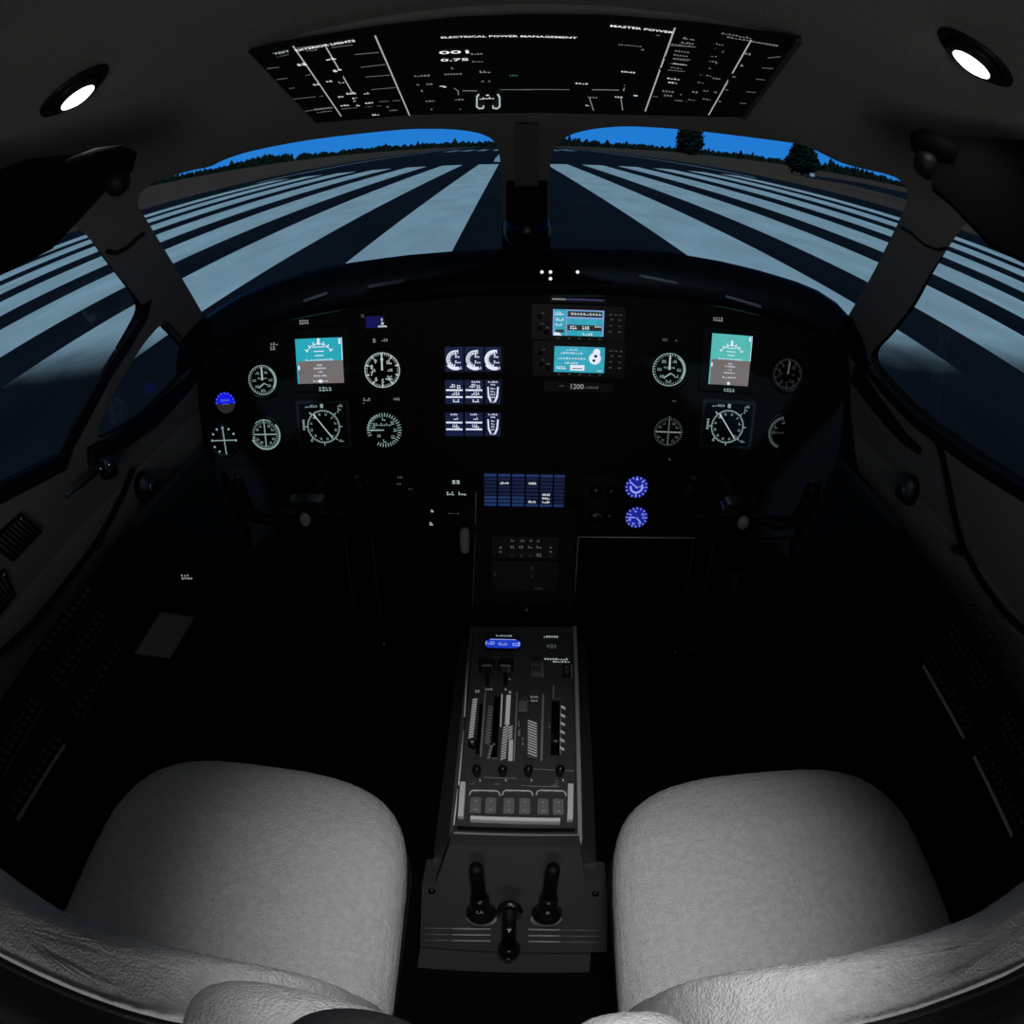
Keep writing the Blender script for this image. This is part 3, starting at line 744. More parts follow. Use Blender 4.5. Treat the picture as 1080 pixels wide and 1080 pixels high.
def hsi(px, py, label, E):
    t = inst('horizontal_situation_display', label, 'display screen', px, py)
    a = MB(); a.prism(rrect(59 * S0, 52 * S0, .006), 0, .005, ch=.001); a.build('bezel', mat('display_bezel', (.02, .024, .028), .45), t)
    z = .0054; u = S0
    a = MB(); a.prism(rrect(52 * u, 46 * u, .004), .004, z); a.build('screen', screendark, t)
    s = Art(); r = 17.5 * u; c = (0, -2 * u); z += .0003
    s.arc(c, r, 0, 360, .9 * u, z, 60); s.ticks(c, r * .9, r * 1.0, 0, 350, 36, .55 * u, z)
    for g in range(15, 375, 30): gr = math.radians(g); s.blob((c[0] + r * .78 * math.cos(gr), c[1] + r * .78 * math.sin(gr)), 2.6 * u, 2.6 * u, z, 2)
    for g in (-90, -45, 225, 45, 180, 0): gr = math.radians(g); s.seg((c[0] + r * 1.0 * math.cos(gr), c[1] + r * math.sin(gr)), (c[0] + r * 1.18 * math.cos(gr), c[1] + r * 1.18 * math.sin(gr)), 1.0 * u, z)
    s.blob((-12 * u, 20.3 * u), 14 * u, 2.8 * u, z, 5); s.quad(-2 * u, 1.2 * u, 18.2 * u, 22.5 * u, z)
    s.blob((19.5 * u, 20.5 * u), 6 * u, 3 * u, z, 3); s.blob((18.5 * u, 17 * u), 4 * u, 3 * u, z, 2); s.blob((17 * u, 14 * u), 2 * u, 2 * u, z, 1)
    for k_ in range(5): s.quad(-23 * u, -20.6 * u, (4 - k_ * 2.4) * u, (5.6 - k_ * 2.4) * u, z)
    s.blob((18.6 * u, -17.5 * u), 5.5 * u, 2.6 * u, z, 3); s.blob((-14 * u, -17.5 * u), 3 * u, 2 * u, z, 2)
    s.seg((-12 * u, 11 * u), (-14.5 * u, 13.5 * u), 1.6 * u, z)
    art(t, 'symbology', s, E)
    a = MB(); p, q_ = (-10 * u, 11.5 * u), (9.5 * u, -15 * u)
    s = Art(); s.seg(p, q_, 1.15 * u, z + .0003); s.seg((-9.5 * u, 11 * u), (-7.5 * u, 7.2 * u), 2.0 * u, z + .0003); art(t, 'course_needle', s, E_white)
    return t
airspeed(277.5, 400.5, 17, 'round airspeed dial with a bright rim, far left of the panel', E_cyan, E_white)
airspeed(705.5, 389.5, 18, 'round airspeed dial just left of the right attitude screen', E_cyan, E_white)
altimeter(403.5, 390, 19, 'bright round altimeter just right of the left attitude screen', E_white, E_white)
altimeter(830, 394, 17, 'dim round altimeter at the far right of the panel', E_faint, E_dim, 85)
vsi(405.5, 453, 19, 'round vertical speed dial below the bright altimeter', E_cyan)
vsi(826, 456, 19, 'dim vertical speed dial at far right with only its left scale lit', E_dim, False)
rmi(280.5, 457.5, 18, 'round compass dial with crossed needles and thick lower rim, far left', E_cyan, E_cyan)
rmi(704.5, 455, 18, 'dim round compass dial with crossed needles, left of the right compass screen', E_dim, E_grey, heavy=False)
adi(339, 379, 315.5, 355, 361.5, 404, 'square attitude screen, cyan above taupe, left side of the panel', E_skyblue, 3, 1)
adi(769, 379, 746, 354, 792.5, 404, 'square attitude screen, cyan above taupe, right side of the panel', E_skyblue2, 2, 2)
hsi(342, 447, 'square compass display with slanted needle below the left attitude screen', E_cyan)
hsi(766.5, 447, 'square compass display with slanted needle below the right attitude screen', E_cyan)
# standby horizon
t = inst('standby_horizon', 'small round standby horizon, vivid blue over dark brown, far left', 'gauge', 238.5, 424.5); r = 12.2 * S0; round_case(t, r)
s = Art(); s.mi = 0; s.disc((0, 0), r * .97, Z1, 24, -4, 184); s.mi = 1; s.disc((0, 0), r * .95, Z1, 24, 186, 354)
art(t, 'sky_ball', s, [E_blue2, emat('horizon_brown', (.02, .018, .018), 1.0)])
s = Art(); s.ticks((0, 0), r * .84, r * .98, 0, 180, 9, r * .09, Z1 + .0003); s.blob((0, -r * .1), r * .7, r * .1, Z1 + .0003, 5); s.blob((0, r * .25), r * .9, r * .2, Z1 + .0003, 6); art(t, 'markings', s, emat('horizon_mark', (.15, .2, .85), .8))
# course deviation
t = inst('course_deviation_indicator', 'round dial with a plain white cross, lowest at far left', 'gauge', 237, 464); r = 16.5 * S0; round_case(t, r)
s = Art()
for g in (90, 60, 120, 30, 150, 180, 210, 240, 0): gr = math.radians(g); s.disc((r * .9 * math.cos(gr), r * .9 * math.sin(gr)), r * .085, Z1, 8)
art(t, 'markings', s, E_cyan)
s = Art(); s.seg((-r * .8, 0), (r * .95, r * .02), r * .07, Z1 + .0003); art(t, 'needle', s, E_cyan)
s = Art(); s.seg((0, r * .95), (r * .06, -r * 1.0), r * .08, Z1 + .0005); art(t, 'needle', s, E_cyan)
# engine tiles
k = 0
names = {0: 'fan speed', 1: 'temperature', 2: 'turbine speed'}
rowsn = ('top', 'middle', 'bottom'); colsn = ('left', 'centre', 'right')
for ri, (y0, y1) in enumerate(((366, 391), (400.5, 425.5), (434.5, 459.5))):
    for ci, cx in enumerate((479.3, 500, 520)):
        cy = (y0 + y1) / 2
        t = inst('engine_gauge', '%s tile of the %s row in the white-on-navy engine display' % (colsn[ci], rowsn[ri]), 'display screen', cx, cy, 'engine display tiles')
        u = S0
        m_ = MB(); m_.prism(rrect(20.5 * u, 27.5 * u, .003), 0, .0035, ch=.0006); m_.build('bezel', bezelmat, t)
        s = Art(); s.quad(-(9 if ci < 2 else 7.5) * u, (9 if ci < 2 else 7.5) * u, -12.2 * u, 12.5 * u, .0037); art(t, 'screen', s, E_lcdbg)
        s = Art(); z = .004
        if ri == 0:
            c = (1.5 * u, 0); s.arc(c, 8.6 * u, 75, 285, (1.3 if ci < 2 else 2.2) * u, z); s.arc(c, 6.8 * u, 95, 255, .8 * u, z); s.arc(c, 9.3 * u, 215, 290, 3.2 * u, z)
            s.ticks(c, 5.2 * u, 7.6 * u, 90, 260, 8, 1.1 * u, z)
            s.blob((3.0 * u, 3.5 * u), 5 * u, 3.6 * u, z, 2); s.blob((3.6 * u, -2.5 * u), 6 * u, 3 * u, z, 3)
            s.text(('1', '2', '1')[ci], (3.2 * u, 7.8 * u), 3.6 * u, z); s.blob((3.8 * u, -8.6 * u), 7.5 * u, 2.8 * u, z, 4)
        elif ci < 2:
            s.seg((-8.2 * u, 2.2 * u), (8.4 * u, 2.2 * u), 1.7 * u, z); s.seg((-8.2 * u, -5 * u), (8.4 * u, -5 * u), 1.7 * u, z)
            if ri == 1:
                s.blob((-1.6 * u, 6.6 * u), 6 * u, 3.8 * u, z, 3); s.blob((4.6 * u, 5.8 * u), 4 * u, 3.8 * u, z, 2); s.blob((1.5 * u, -1.3 * u), 8 * u, 3.6 * u, z, 4); s.blob((1.8 * u, -8.9 * u), 7 * u, 3.6 * u, z, 3)
                if ci: s.blob((2 * u, 10.7 * u), 9 * u, 1.7 * u, z, 4); s.blob((1 * u, 8 * u), 3 * u, 2.2 * u, z, 2)
            else:
                s.blob((0 * u, 10.7 * u), 7.5 * u, 1.8 * u, z, 4); s.blob((1.8 * u, 6.5 * u), 5 * u, 2.8 * u, z, 3); s.blob((.8 * u, -1.2 * u), 5.4 * u, 3.6 * u, z, 3); s.blob((3.4 * u, -2.8 * u), 4 * u, 2 * u, z, 2)
        else:
            s.blob((0, 10.6 * u), 10 * u, 1.9 * u, z, 5); s.blob((0, 7.8 * u), 5 * u, 1.5 * u, z, 3)
            s.poly([(-5.6 * u, 5.5 * u), (-4.2 * u, 5.5 * u), (-3.6 * u, -3 * u), (-1.4 * u, -9 * u), (-2.6 * u, -10.5 * u), (-5 * u, -5 * u)], z)
            s.poly([(5.8 * u, 5.5 * u), (5.0 * u, -5 * u), (2.6 * u, -10.5 * u), (1.4 * u, -9 * u), (3.6 * u, -3 * u), (4.2 * u, 5.5 * u)], z)
            for q_ in range(4): s.blob((0, (3.8 - q_ * 3.0) * u), (5 if ri == 1 else 4 - q_ * .4) * u, 1.9 * u, z, 3)
            s.blob((0, -9.8 * u), 4 * u, 1.8 * u, z, 2)
        art(t, 'symbology', s, E_lcd)
# navigation radios
for i, (cx, cy, x0, y0, x1, y1) in enumerate(((610, 340, 585, 327, 634.5, 353), (610.5, 378, 586, 365.5, 635.5, 391.5))):
    t = inst('navigation_radio', ('upper lit aqua navigation display with boxed rows in the panel centre', 'lower lit aqua navigation display with a map blob in the panel centre')[i], 'display screen', cx, cy); u = S0
    m_ = MB(); m_.prism(rrect(92 * u, 36 * u, .005), 0, .006, ch=.001); m_.build('body', bezelmat, t)
    s = Art(); z = .0063; X0, X1, YA, YB = (x0 - cx) * u, (x1 - cx) * u, (cy - y1) * u, (cy - y0) * u
    s.quad(X0, X1, YA, YB, z); art(t, 'screen', s, E_aqua)
    s = Art(); z += .0003
    if i == 0:
        s.mi = 2; s.quad(X0 + 14 * u, X1 - 2 * u, YB - 7 * u, YB - 1.5 * u, z); s.quad(X0 + 14 * u, X1 - 2 * u, YA + 5.5 * u, YA + 11 * u, z); s.quad(X0 + 3 * u, X0 + 11 * u, YA + 3 * u, YA + 6 * u, z)
        s.mi = 1; s.quad(X0 + 13 * u, X1, YB - .9 * u, YB, z + .0002); s.quad(X0 + 13 * u, X0 + 13.8 * u, YA, YB, z + .0002); s.quad(X1 - 1 * u, X1, YA + 1 * u, YB, z + .0002); s.quad(X0, X0 + 1 * u, YA + 3 * u, YB, z + .0002); s.quad(X0 + 13 * u, X1, YB - 8.6 * u, YB - 7.4 * u, z + .0002)
        s.mi = 0; s.blob((X0 + 6 * u, YB - 4 * u), 9 * u, 3.5 * u, z + .0002, 4); s.blob((X0 + 6.5 * u, YB - 10 * u), 8 * u, 3 * u, z + .0002, 4); s.blob((X0 + 6 * u, YB - 15 * u), 7 * u, 2.5 * u, z + .0002, 3)
        s.blob((X0 + 20 * u, YA + 8.3 * u), 7 * u, 3.8 * u, z + .0004, 3); s.blob((X0 + 32 * u, YA + 8.3 * u), 7 * u, 3.8 * u, z + .0004, 3); s.blob((X0 + 44 * u, YA + 9.8 * u), 7 * u, 1.6 * u, z + .0004, 3)
        s.blob((X0 + 32 * u, YB - 4 * u), 30 * u, 2 * u, z + .0004, 10); s.blob((X0 + 34 * u, YA + 2 * u), 10 * u, 2.5 * u, z + .0004, 4); s.poly([(X0 + 1 * u, YA), (X0 + 9 * u, YA), (X0 + 6 * u, YA + 3 * u), (X0 + 1 * u, YA + 3 * u)], z + .0001)
    else:
        s.mi = 0; s.blob((X0 + 17 * u, YB - 3 * u), 11 * u, 2 * u, z, 5); s.blob((X0 + 17 * u, YB - 6.5 * u), 22 * u, 1.9 * u, z, 9); s.blob((X0 + 17 * u, YB - 12 * u), 28 * u, 1.6 * u, z, 10); s.blob((X0 + 17 * u, YB - 16.5 * u), 13 * u, 2 * u, z, 6)
        s.blob((X0 + 7 * u, YB - 21.5 * u), 10 * u, 3 * u, z, 4); s.quad(X0 + 16 * u, X0 + 30 * u, YA + 2 * u, YA + 7.5 * u, z)
        s.disc((X1 - 9.5 * u, YA + 14.5 * u), 6 * u, z, 14); s.disc((X1 - 8 * u, YA + 21 * u), 3.6 * u, z, 12); s.blob((X1 - 4.5 * u, YA + 2.4 * u), 5 * u, 1.6 * u, z, 3)
        s.mi = 2; s.disc((X1 - 8.8 * u, YA + 17 * u), 1.6 * u, z + .0002, 8); s.quad(X0 + 18 * u, X0 + 28 * u, YA + 3.6 * u, YA + 4.4 * u, z + .0002)
        s.disc((X1 - 10.5 * u, YA + 12.5 * u), 1.5 * u, z + .0002, 8)
    art(t, 'symbology', s, [E_lcd, E_violet, screendark])
    for dx, dy in ((-38, 5), (-37, -6), (-31, -10)):
        knob(t, dx * u, dy * u, 2.6 * u, .008)
    s = Art(); z = .0063
    for dx, dy in ((-35, 8.5), (-35, -2), (-30, -6), (31, 9), (36, 9), (41, 9), (32, 4), (40, 4), (31, -2), (40, -2), (31, -8), (40, -8)): s.blob((dx * u, (dy + .5) * u), 3.2 * u, 1.5 * u, z, 3)
    for q_ in range(5): s.blob(((-19 + q_ * 10) * u, -15.5 * u), 2.6 * u, 1.3 * u, z, 2)
    art(t, 'key_legend', s, E_dim)
t = inst('transponder', 'thin dark transponder reading 1200 below the two navigation displays', 'avionics unit', 610, 407.5)
m_ = MB(); m_.prism(rrect(70 * S0, 10 * S0, .003), 0, .004, ch=.0006); m_.build('body', bezelmat, t)
s = Art(); s.text('1200', (-2 * S0, .6 * S0), 5 * S0, .0045); art(t, 'code', s, E_grey)
s = Art(); s.blob((-17 * S0, 1 * S0), 4.5 * S0, 1.8 * S0, .0045, 2); s.blob((13 * S0, 0), 14 * S0, 2.4 * S0, .0045, 6); art(t, 'legend', s, E_dim)
t = inst('mode_strip', 'thin bluish lit strip above the upper navigation display', 'indicator', 609.5, 316)
m_ = MB(); m_.prism(rrect(54 * S0, 5 * S0, .002), 0, .003); m_.build('housing', bezelmat, t)
s = Art(); s.quad(-25 * S0, -12 * S0, -.5 * S0, .9 * S0, .0034); art(t, 'lit_bar', s, E_grey)
s = Art(); s.quad(-12 * S0, 25 * S0, -.2 * S0, .8 * S0, .0034); art(t, 'lit_bar', s, emat('dim_blue_bar', (.1, .12, .4), .4))
# small blue gauges
for i, (cx, cy) in enumerate(((671, 513), (671, 545))):
    t = inst('blue_gauge', ('upper', 'lower')[i] + ' of two small round blue backlit gauges right of the pedestal', 'gauge', cx, cy); r = 12.4 * S0; round_case(t, r)
    s = Art(); s.disc((0, 0), r * .97, Z1, 30); art(t, 'blue_face', s, E_blue)
    s = Art(); z = Z1 + .0003; s.ticks((0, 0), r * .78, r * .96, 0, 337.5, 16, r * .07, z)
    if i == 0:
        s.arc((0, 0), r * .5, 170, 390, r * .16, z); s.seg((-r * .5, r * .4), (r * .1, -r * .1), r * .1, z); s.blob((r * .4, r * .02), r * .8, r * .16, z, 4); s.disc((0, r * .7), r * .1, z, 8); s.seg((0, -r * .8), (0, -r * .5), r * .1, z); s.disc((-r * .55, r * .4), r * .09, z, 6); s.disc((r * .5, r * .5), r * .08, z, 6)
    else:
        for g in (30, 100, 150, 200, 250, 300, 0): gr = math.radians(g); s.blob((r * .62 * math.cos(gr), r * .62 * math.sin(gr)), r * .26, r * .22, z, 2)
        s.seg((-r * .7, 0), (-r * .1, 0), r * .1, z); s.seg((0, 0), (r * .4, -r * .45), r * .1, z)
    art(t, 'markings', s, E_paleblue)
# annunciator
t = inst('warning_light_panel', 'dark blue annunciator grid with a few lit white words above the pedestal', 'indicator panel', 554.5, 516); u = S0
m_ = MB(); m_.prism(rrect(90 * u, 43 * u, .004), 0, .004, ch=.0008); m_.build('housing', bezelmat, t)
tiles = {(1, 2): 'w', (3, 2): 'w', (3, 7): 'w', (4, 5): 't', (4, 6): 't', (4, 7): 'w'}
cw = 14.2 * u
for c_ in range(6):
    for r_ in range(9):
        s = MB(); x = (-43.2 + c_ * 14.55) * u; y = (17.8 - r_ * 4.15) * u
        s.box(x, x + (12.6 * u if c_ < 5 else 10.6 * u), y - 2.9 * u, y, .004, .0048)
        s.build('annunciator_tile', E_navy2 if (r_ in (0, 8)) or (c_ < 3 and r_ > 5) else E_navy, t)
s = Art()
for (c_, r_), k_ in tiles.items():
    x = (-43.2 + c_ * 14.55 + 6.3) * u; y = (17.8 - r_ * 4.15 - 1.5) * u
    s.blob((x, y), (9.5 if k_ == 'w' and c_ < 3 else 8) * u, 2.6 * u, .0051, 5)
art(t, 'lit_legend', s, E_bright)
# small labels and odd lights (worn legends) on the panel board
def legend_on(parent, pl, items, E, z=.0028, name='legend'):
    for (px, py, wd, h, k_) in items:
        s = Art(); u_, v_ = pl.uv(px, py); sc = pl.scale(px, py); s.blob((u_, v_), wd * sc, h * sc, z, k_); s.build(name, E, parent)
legend_on(ip, PP, [(321, 339.5, 11, 5, 4), (757, 336.5, 11, 4.6, 4), (289.5, 362.5, 9, 3, 3), (288, 367, 6, 4, 2), (395, 359, 4, 5, 1), (406, 358.5, 7, 3, 3), (387, 421, 8, 3.4, 3), (418.5, 420.5, 7, 3, 3)], E_grey, name='placard')
legend_on(ip, PP, [(383, 333, 4, 4, 2), (384, 425, 3, 1.5, 1), (701, 358, 6, 3, 3), (711, 422, 5, 2.4, 2), (713, 359, 3, 2, 1), (706, 484, 3, 2, 1)], E_dim, name='placard')
t = inst('annunciator_block', 'small dark blue display block above the bright altimeter', 'indicator', 396, 339.5)
m_ = MB(); m_.prism(rrect(22 * S0, 15 * S0, .002), 0, .003); m_.build('housing', bezelmat, t)
s = Art(); s.quad(-9 * S0, 9 * S0, -5.5 * S0, 6 * S0, .0033); art(t, 'screen', s, E_deep)
s = Art(); s.quad(3 * S0, 12 * S0, -5.2 * S0, -3.6 * S0, .0036); s.blob((7.5 * S0, .5 * S0), 3.6 * S0, 6.5 * S0, .0036, 1); art(t, 'lit_legend', s, E_white)
legend_on(ip, PP, [(481, 508, 9, 4.6, 2), (475, 520, 8, 4.2, 3), (487.5, 520, 8.5, 4, 3), (456, 538.5, 4, 3.5, 1), (455, 552, 5, 4.5, 1)], E_white, name='lit_legend')
legend_on(ip, PP, [(421, 535.8, 40, 1.6, 12), (428, 531.5, 12, 1.3, 4), (395, 554, 5, 2.5, 2), (408, 553, 5, 2, 2), (421, 553.5, 5, 2.5, 2), (434, 553, 5, 2, 2), (422, 503, 6, 2, 2), (421, 510, 5, 1.5, 2), (433, 515, 6, 1.5, 2), (433, 525, 8, 1.3, 3), (479, 541, 12, 1, 4)], E_dim, name='switch_row_legend')
# blank round instruments and switches barely seen in the dark panel
blk = inst('selector_switch_bank', 'barely visible dark switch block left of the landing gear lever', 'switch panel', 420, 536)
m_ = MB(); m_.prism(rrect(62 * S0, 44 * S0, .004), 0, .003, ch=.0005); m_.build('plate', bezelmat, blk)
for i in range(4): knob(blk, (-24 + 13 * i) * S0, -14 * S0, 2.6 * S0, .012)
for i in range(4): knob(blk, (-20 + 12 * i) * S0, 8 * S0, 2.0 * S0, .01, 'toggle')
t = inst('audio_control_unit', 'dark knob unit between the annunciator grid and the blue gauges', 'avionics unit', 634, 530)
m_ = MB(); m_.prism(rrect(42 * S0, 62 * S0, .004), 0, .004, ch=.0008); m_.build('plate', bezelmat, t)
for dx, dy, r_ in ((-6, 14, 7), (10, 14, 6), (-5, -15, 7), (10, -14, 5.5)): knob(t, dx * S0, dy * S0, r_ * S0, .014, m=blackgloss)
m_ = Art(); m_.arc((-5 * S0, -15 * S0), 5.2 * S0, 20, 150, .8 * S0, .0145); m_.build('knob_highlight_ring', E_faint, t)
# landing gear lever
t = inst('landing_gear_lever', 'upright grey rounded landing gear lever left of the pedestal head', 'lever', 492, 548)
m_ = MB(); m_.prism(rrect(16 * S0, 46 * S0, .004), 0, .003); m_.build('slot_plate', bezelmat, t)
m_ = MB(); m_.tube([(0, -10 * S0, .0), (0, -10 * S0, .045)], .006); m_.build('arm', metal, t)
m_ = MB(); pr = []
zz = .055
m_.tube([(0, -27 * S0, zz), (0, -25.5 * S0, zz), (0, -22 * S0, zz), (0, -12 * S0, zz), (0, -2 * S0, zz), (0, 1 * S0, zz), (0, 2.5 * S0, zz)], [.004, .009, .0115, .0122, .0115, .009, .004], n=18); m_.build('grip', midgrey, t)

# ================================================================== CONTROL YOKES
def yoke(px, py, label):
    c = Plane(EYE + Vector((0, 1.20, 0)), (1, 0, 0), (0, 0, 1)).hit(px, py)
    t = empty('control_yoke', label, 'control yoke', loc=c)
    m_ = MB(); m_.tube([(0, .29, -.02), (0, .0, 0)], .018, n=16); m_.build('column', black, t)
    m_ = MB(); m_.rbox(-.045, .045, -.032, .035, -.02, .02, r=.015)
    o_ = m_.build('hub', blackgloss, t); o_.rotation_euler = (PI / 2, 0, 0)
    for s_ in (-1, 1):
        m_ = MB(); m_.tube([(s_ * .03, 0, 0), (s_ * .09, -.005, -.015), (s_ * .125, -.01, -.005), (s_ * .138, -.02, .035), (s_ * .135, -.035, .085), (s_ * .128, -.04, .105)], [.014, .015, .016, .017, .016, .010], n=14); hn = m_.build('horn', black, t)
        m_ = MB(); m_.lathe([(.006, 0), (.006, .004), (.0005, .006)], (s_ * .128, -.04, .107), n=12); m_.build('button', greyplast, hn)
    m_ = MB(); m_.lathe([(.015, 0), (.0145, .006), (.010, .010), (.0005, .011)], n=20, sx=.85, sy=1.1); o_ = m_.build('hub_cap', midgrey, t); o_.rotation_euler = (PI / 2, 0, 0); o_.location = (0, -.02, -.002)
    m_ = MB()
    for s_ in (-1, 1):
        for k_ in range(3): m_.tube([(s_ * (.012 + .008 * k_), -.021, .012), (s_ * (.030 + .012 * k_), -.023, .03 - .006 * k_)], .0012, n=6)
    m_.build('checklist_clip', greyplast, t)
    return t
yoke(325, 541, 'black two-horned control yoke with a grey hub cap on the left')
yoke(781, 544, 'black two-horned control yoke with a grey hub cap on the right')

# ================================================================== UNDER-PANEL: open knee frames
def rod(mb_, pl, a, b, r): mb_.tube([pl.hit(*a), pl.hit(*b)], r, n=6)
KP = Plane(EYE + Vector((0, 1.44, -.9)), (1, 0, 0), (0, .06, 1))
dimedge = mat('edge_metal', (.12, .12, .12), .5)
# each compartment: an open box with edge trim
def compartment(label, xl, xr, yt, yb, top=True, left=True, right=True, Em=dimedge):
    A, B = KP.uv(xl, yt), KP.uv(xr, yb)
    t = empty('storage_compartment', label, 'compartment', mw=KP.frame(KP.at((A[0] + B[0]) / 2, A[1])))
    w_ = (B[0] - A[0]) / 2; h_ = A[1] - B[1]
    m_ = MB(); m_.box(-w_, w_, -h_, 0, -.20, -.19); m_.box(-w_ - .006, -w_, -h_, 0, -.20, 0); m_.box(w_, w_ + .006, -h_, 0, -.20, 0); m_.box(-w_, w_, -h_ - .006, -h_, -.20, 0); m_.box(-w_, w_, 0, .006, -.20, 0)
    m_.build('box', black, t)
    if top: m_ = MB(); m_.tube([(-w_, 0, .003), (w_, 0, .003)], .0026, n=6); m_.build('edge_trim', lightgrey, t)
    if left: m_ = MB(); m_.tube([(-w_, 0, .003), (-w_, -h_, .003)], .0018, n=6); m_.build('edge_trim', dimedge if not top else midgrey, t)
    if right: m_ = MB(); m_.tube([(w_, 0, .003), (w_, -h_, .003)], .0014, n=6); m_.build('edge_trim', dimedge, t)
    m_ = MB(); m_.lathe([(.004, 0), (.003, .004), (.0005, .005)], (w_ if right else -w_, -h_ - .002, .002), n=10); m_.build('screw', lightgrey, t)
compartment('open black compartment with a thin light edge, right of the pedestal', 610, 712, 565, 686)
compartment('dark narrow open bay under the left side of the panel', 364, 405, 566, 678, top=False)
compartment('dark open bay under the right yoke, its left edge faintly lit', 752, 800, 572, 682, top=False, right=False)

# ================================================================== PEDESTAL
PO = EYE + Vector((0, .945, -1.08))
PD = Plane(PO, (1, 0, 0), (0, .53, .06))
# vertical radio stack between panel and pedestal
RS = Plane(EYE + Vector((0, 1.405, -.9)), (1, 0, 0), (0, .30, 1))
t = empty('radio_stack', 'dark sloping console with rows of tiny lit dots between panel and pedestal', 'avionics unit', mw=RS.frame(RS.hit(553, 600)))
o_ = RS.uv(553, 600)
pts = [RS.uv(*p) for p in ((501, 536), (606, 536), (606, 664), (497, 664))]
m_ = MB(); m_.prism([(a - o_[0], b - o_[1]) for a, b in reversed(pts)], -.05, -.002); m_.build('housing', panelmat, t)
m_ = MB(); 
for (x0, y0, x1, y1) in ((518, 566, 590, 588), (518, 592, 590, 622)):
    a, b = RS.uv(x0, y1), RS.uv(x1, y0); m_.rbox(a[0] - o_[0], b[0] - o_[0], a[1] - o_[1], b[1] - o_[1], -.002, .003, r=.004)
m_.build('faceplate', bezelmat, t)
def legoff(pl, o, items, E, parent, z=.0035, name='legend'):
    for (px, py, wd, h, k_) in items:
        s = Art(); u_, v_ = pl.uv(px, py); sc = pl.scale(px, py); s.blob((u_ - o[0], v_ - o[1]), wd * sc, h * sc, z, k_); s.build(name, E, parent)
legoff(RS, o_, [(540.5, 570, 4, 2.4, 2), (551, 570, 5, 2.4, 2), (560, 570, 3.5, 2.4, 2), (567.5, 570, 3.5, 2.4, 2), (540.5, 576.5, 4.5, 3, 2), (549.5, 576.5, 5, 3, 2), (559, 576.5, 5, 3, 2), (568.5, 576.5, 6, 3.4, 2), (568.5, 585, 6, 4, 2), (528, 577, 3.4, 2, 1), (528, 581.5, 3.8, 2.2, 1), (581, 577, 3.4, 2, 1), (581, 581.5, 3.4, 2, 1)], E_dim, t)
legoff(RS, o_, [(540, 585, 3, 1.8, 1), (550, 585.5, 3, 2.4, 1), (559.5, 585.5, 4, 1.6, 2), (581, 586, 3, 1.8, 1), (561, 599, 3, 2, 1), (561, 607, 3, 1.5, 1), (522, 605, 2, 3, 1), (568, 620, 8, 2.2, 3), (555, 642, 4, 5, 2)], E_faint, t)
s = MB(); a, b = RS.uv(501.5, 562), RS.uv(497.5, 655); s.tube([(a[0] - o_[0], a[1] - o_[1], .0), (b[0] - o_[0], b[1] - o_[1], .0)], .0016, n=6)
s.build('edge_trim', dimedge, t)
s = MB(); a, b = RS.uv(502, 519), RS.uv(501.5, 552); s.tube([(a[0] - o_[0], a[1] - o_[1], .001), (b[0] - o_[0], b[1] - o_[1], .001)], .0017, n=6)
s.build('edge_trim', midgrey, t)

ped = empty('center_pedestal', 'dark grey center pedestal with light metal rim between the seats', 'console', mw=PD.frame(PD.o))
F_ = [(497, 663), (607, 663), (613, 890), (474, 885)]
fu = [PD.uv(*p) for p in F_]
YF, YR = fu[0][1], fu[2][1]
WFr = (fu[1][0] - fu[0][0]) / 2; WRr = (fu[2][0] - fu[3][0]) / 2; CX = (fu[0][0] + fu[1][0]) / 2; CXR = (fu[2][0] + fu[3][0]) / 2
print('PEDESTAL', [tuple(round(c, 3) for c in p) for p in fu])
PEL = lambda px, py: PD.uv(px, py)
# body: flaring box down to the floor, aft face sloping
def P3(u_, v_, n_=0): return (u_, v_, n_)
inv = PD.frame(PD.o).inverted()
def loc(p): return tuple(inv @ Vector(p))
zt = -1.08
body = MB()
top = [PD.at(*fu[0]), PD.at(*fu[1]), PD.at(*fu[2]), PD.at(*fu[3])]
top = [p + PD.n * -.012 for p in top]
bot = [Vector((-.19, 1.36, 0)), Vector((.19, 1.36, 0)), Vector((.165, .53, 0)), Vector((-.20, .53, 0))]
mid = [Vector((-.15, 1.36, .34)), Vector((.15, 1.36, .34)), None, None]
mid[2] = top[2] + Vector((.035, -.005, -.06)); mid[3] = top[3] + Vector((-.035, -.005, -.06)); mid[0] = top[0] + Vector((-.03, 0, -.05)); mid[1] = top[1] + Vector((.03, 0, -.05))
vv = [loc(p) for p in top + mid + bot]
fs = [(0, 1, 2, 3)]
for a in (0, 4):
    for i in range(4): fs.append((a + i, a + (i + 1) % 4, a + 4 + (i + 1) % 4, a + 4 + i))
fs.append((11, 10, 9, 8)); body.add(vv, fs); body.build('body', pedmat, ped)
# face plate
fp = MB(); ins = lambda u_, v_, k_: (u_, v_)
plate = [PEL(500, 667), PEL(603, 667), PEL(607, 882), PEL(480, 878)]
fp.prism(list(reversed(plate)), -.012, -.002); fp.build('face_plate', pedface, ped)
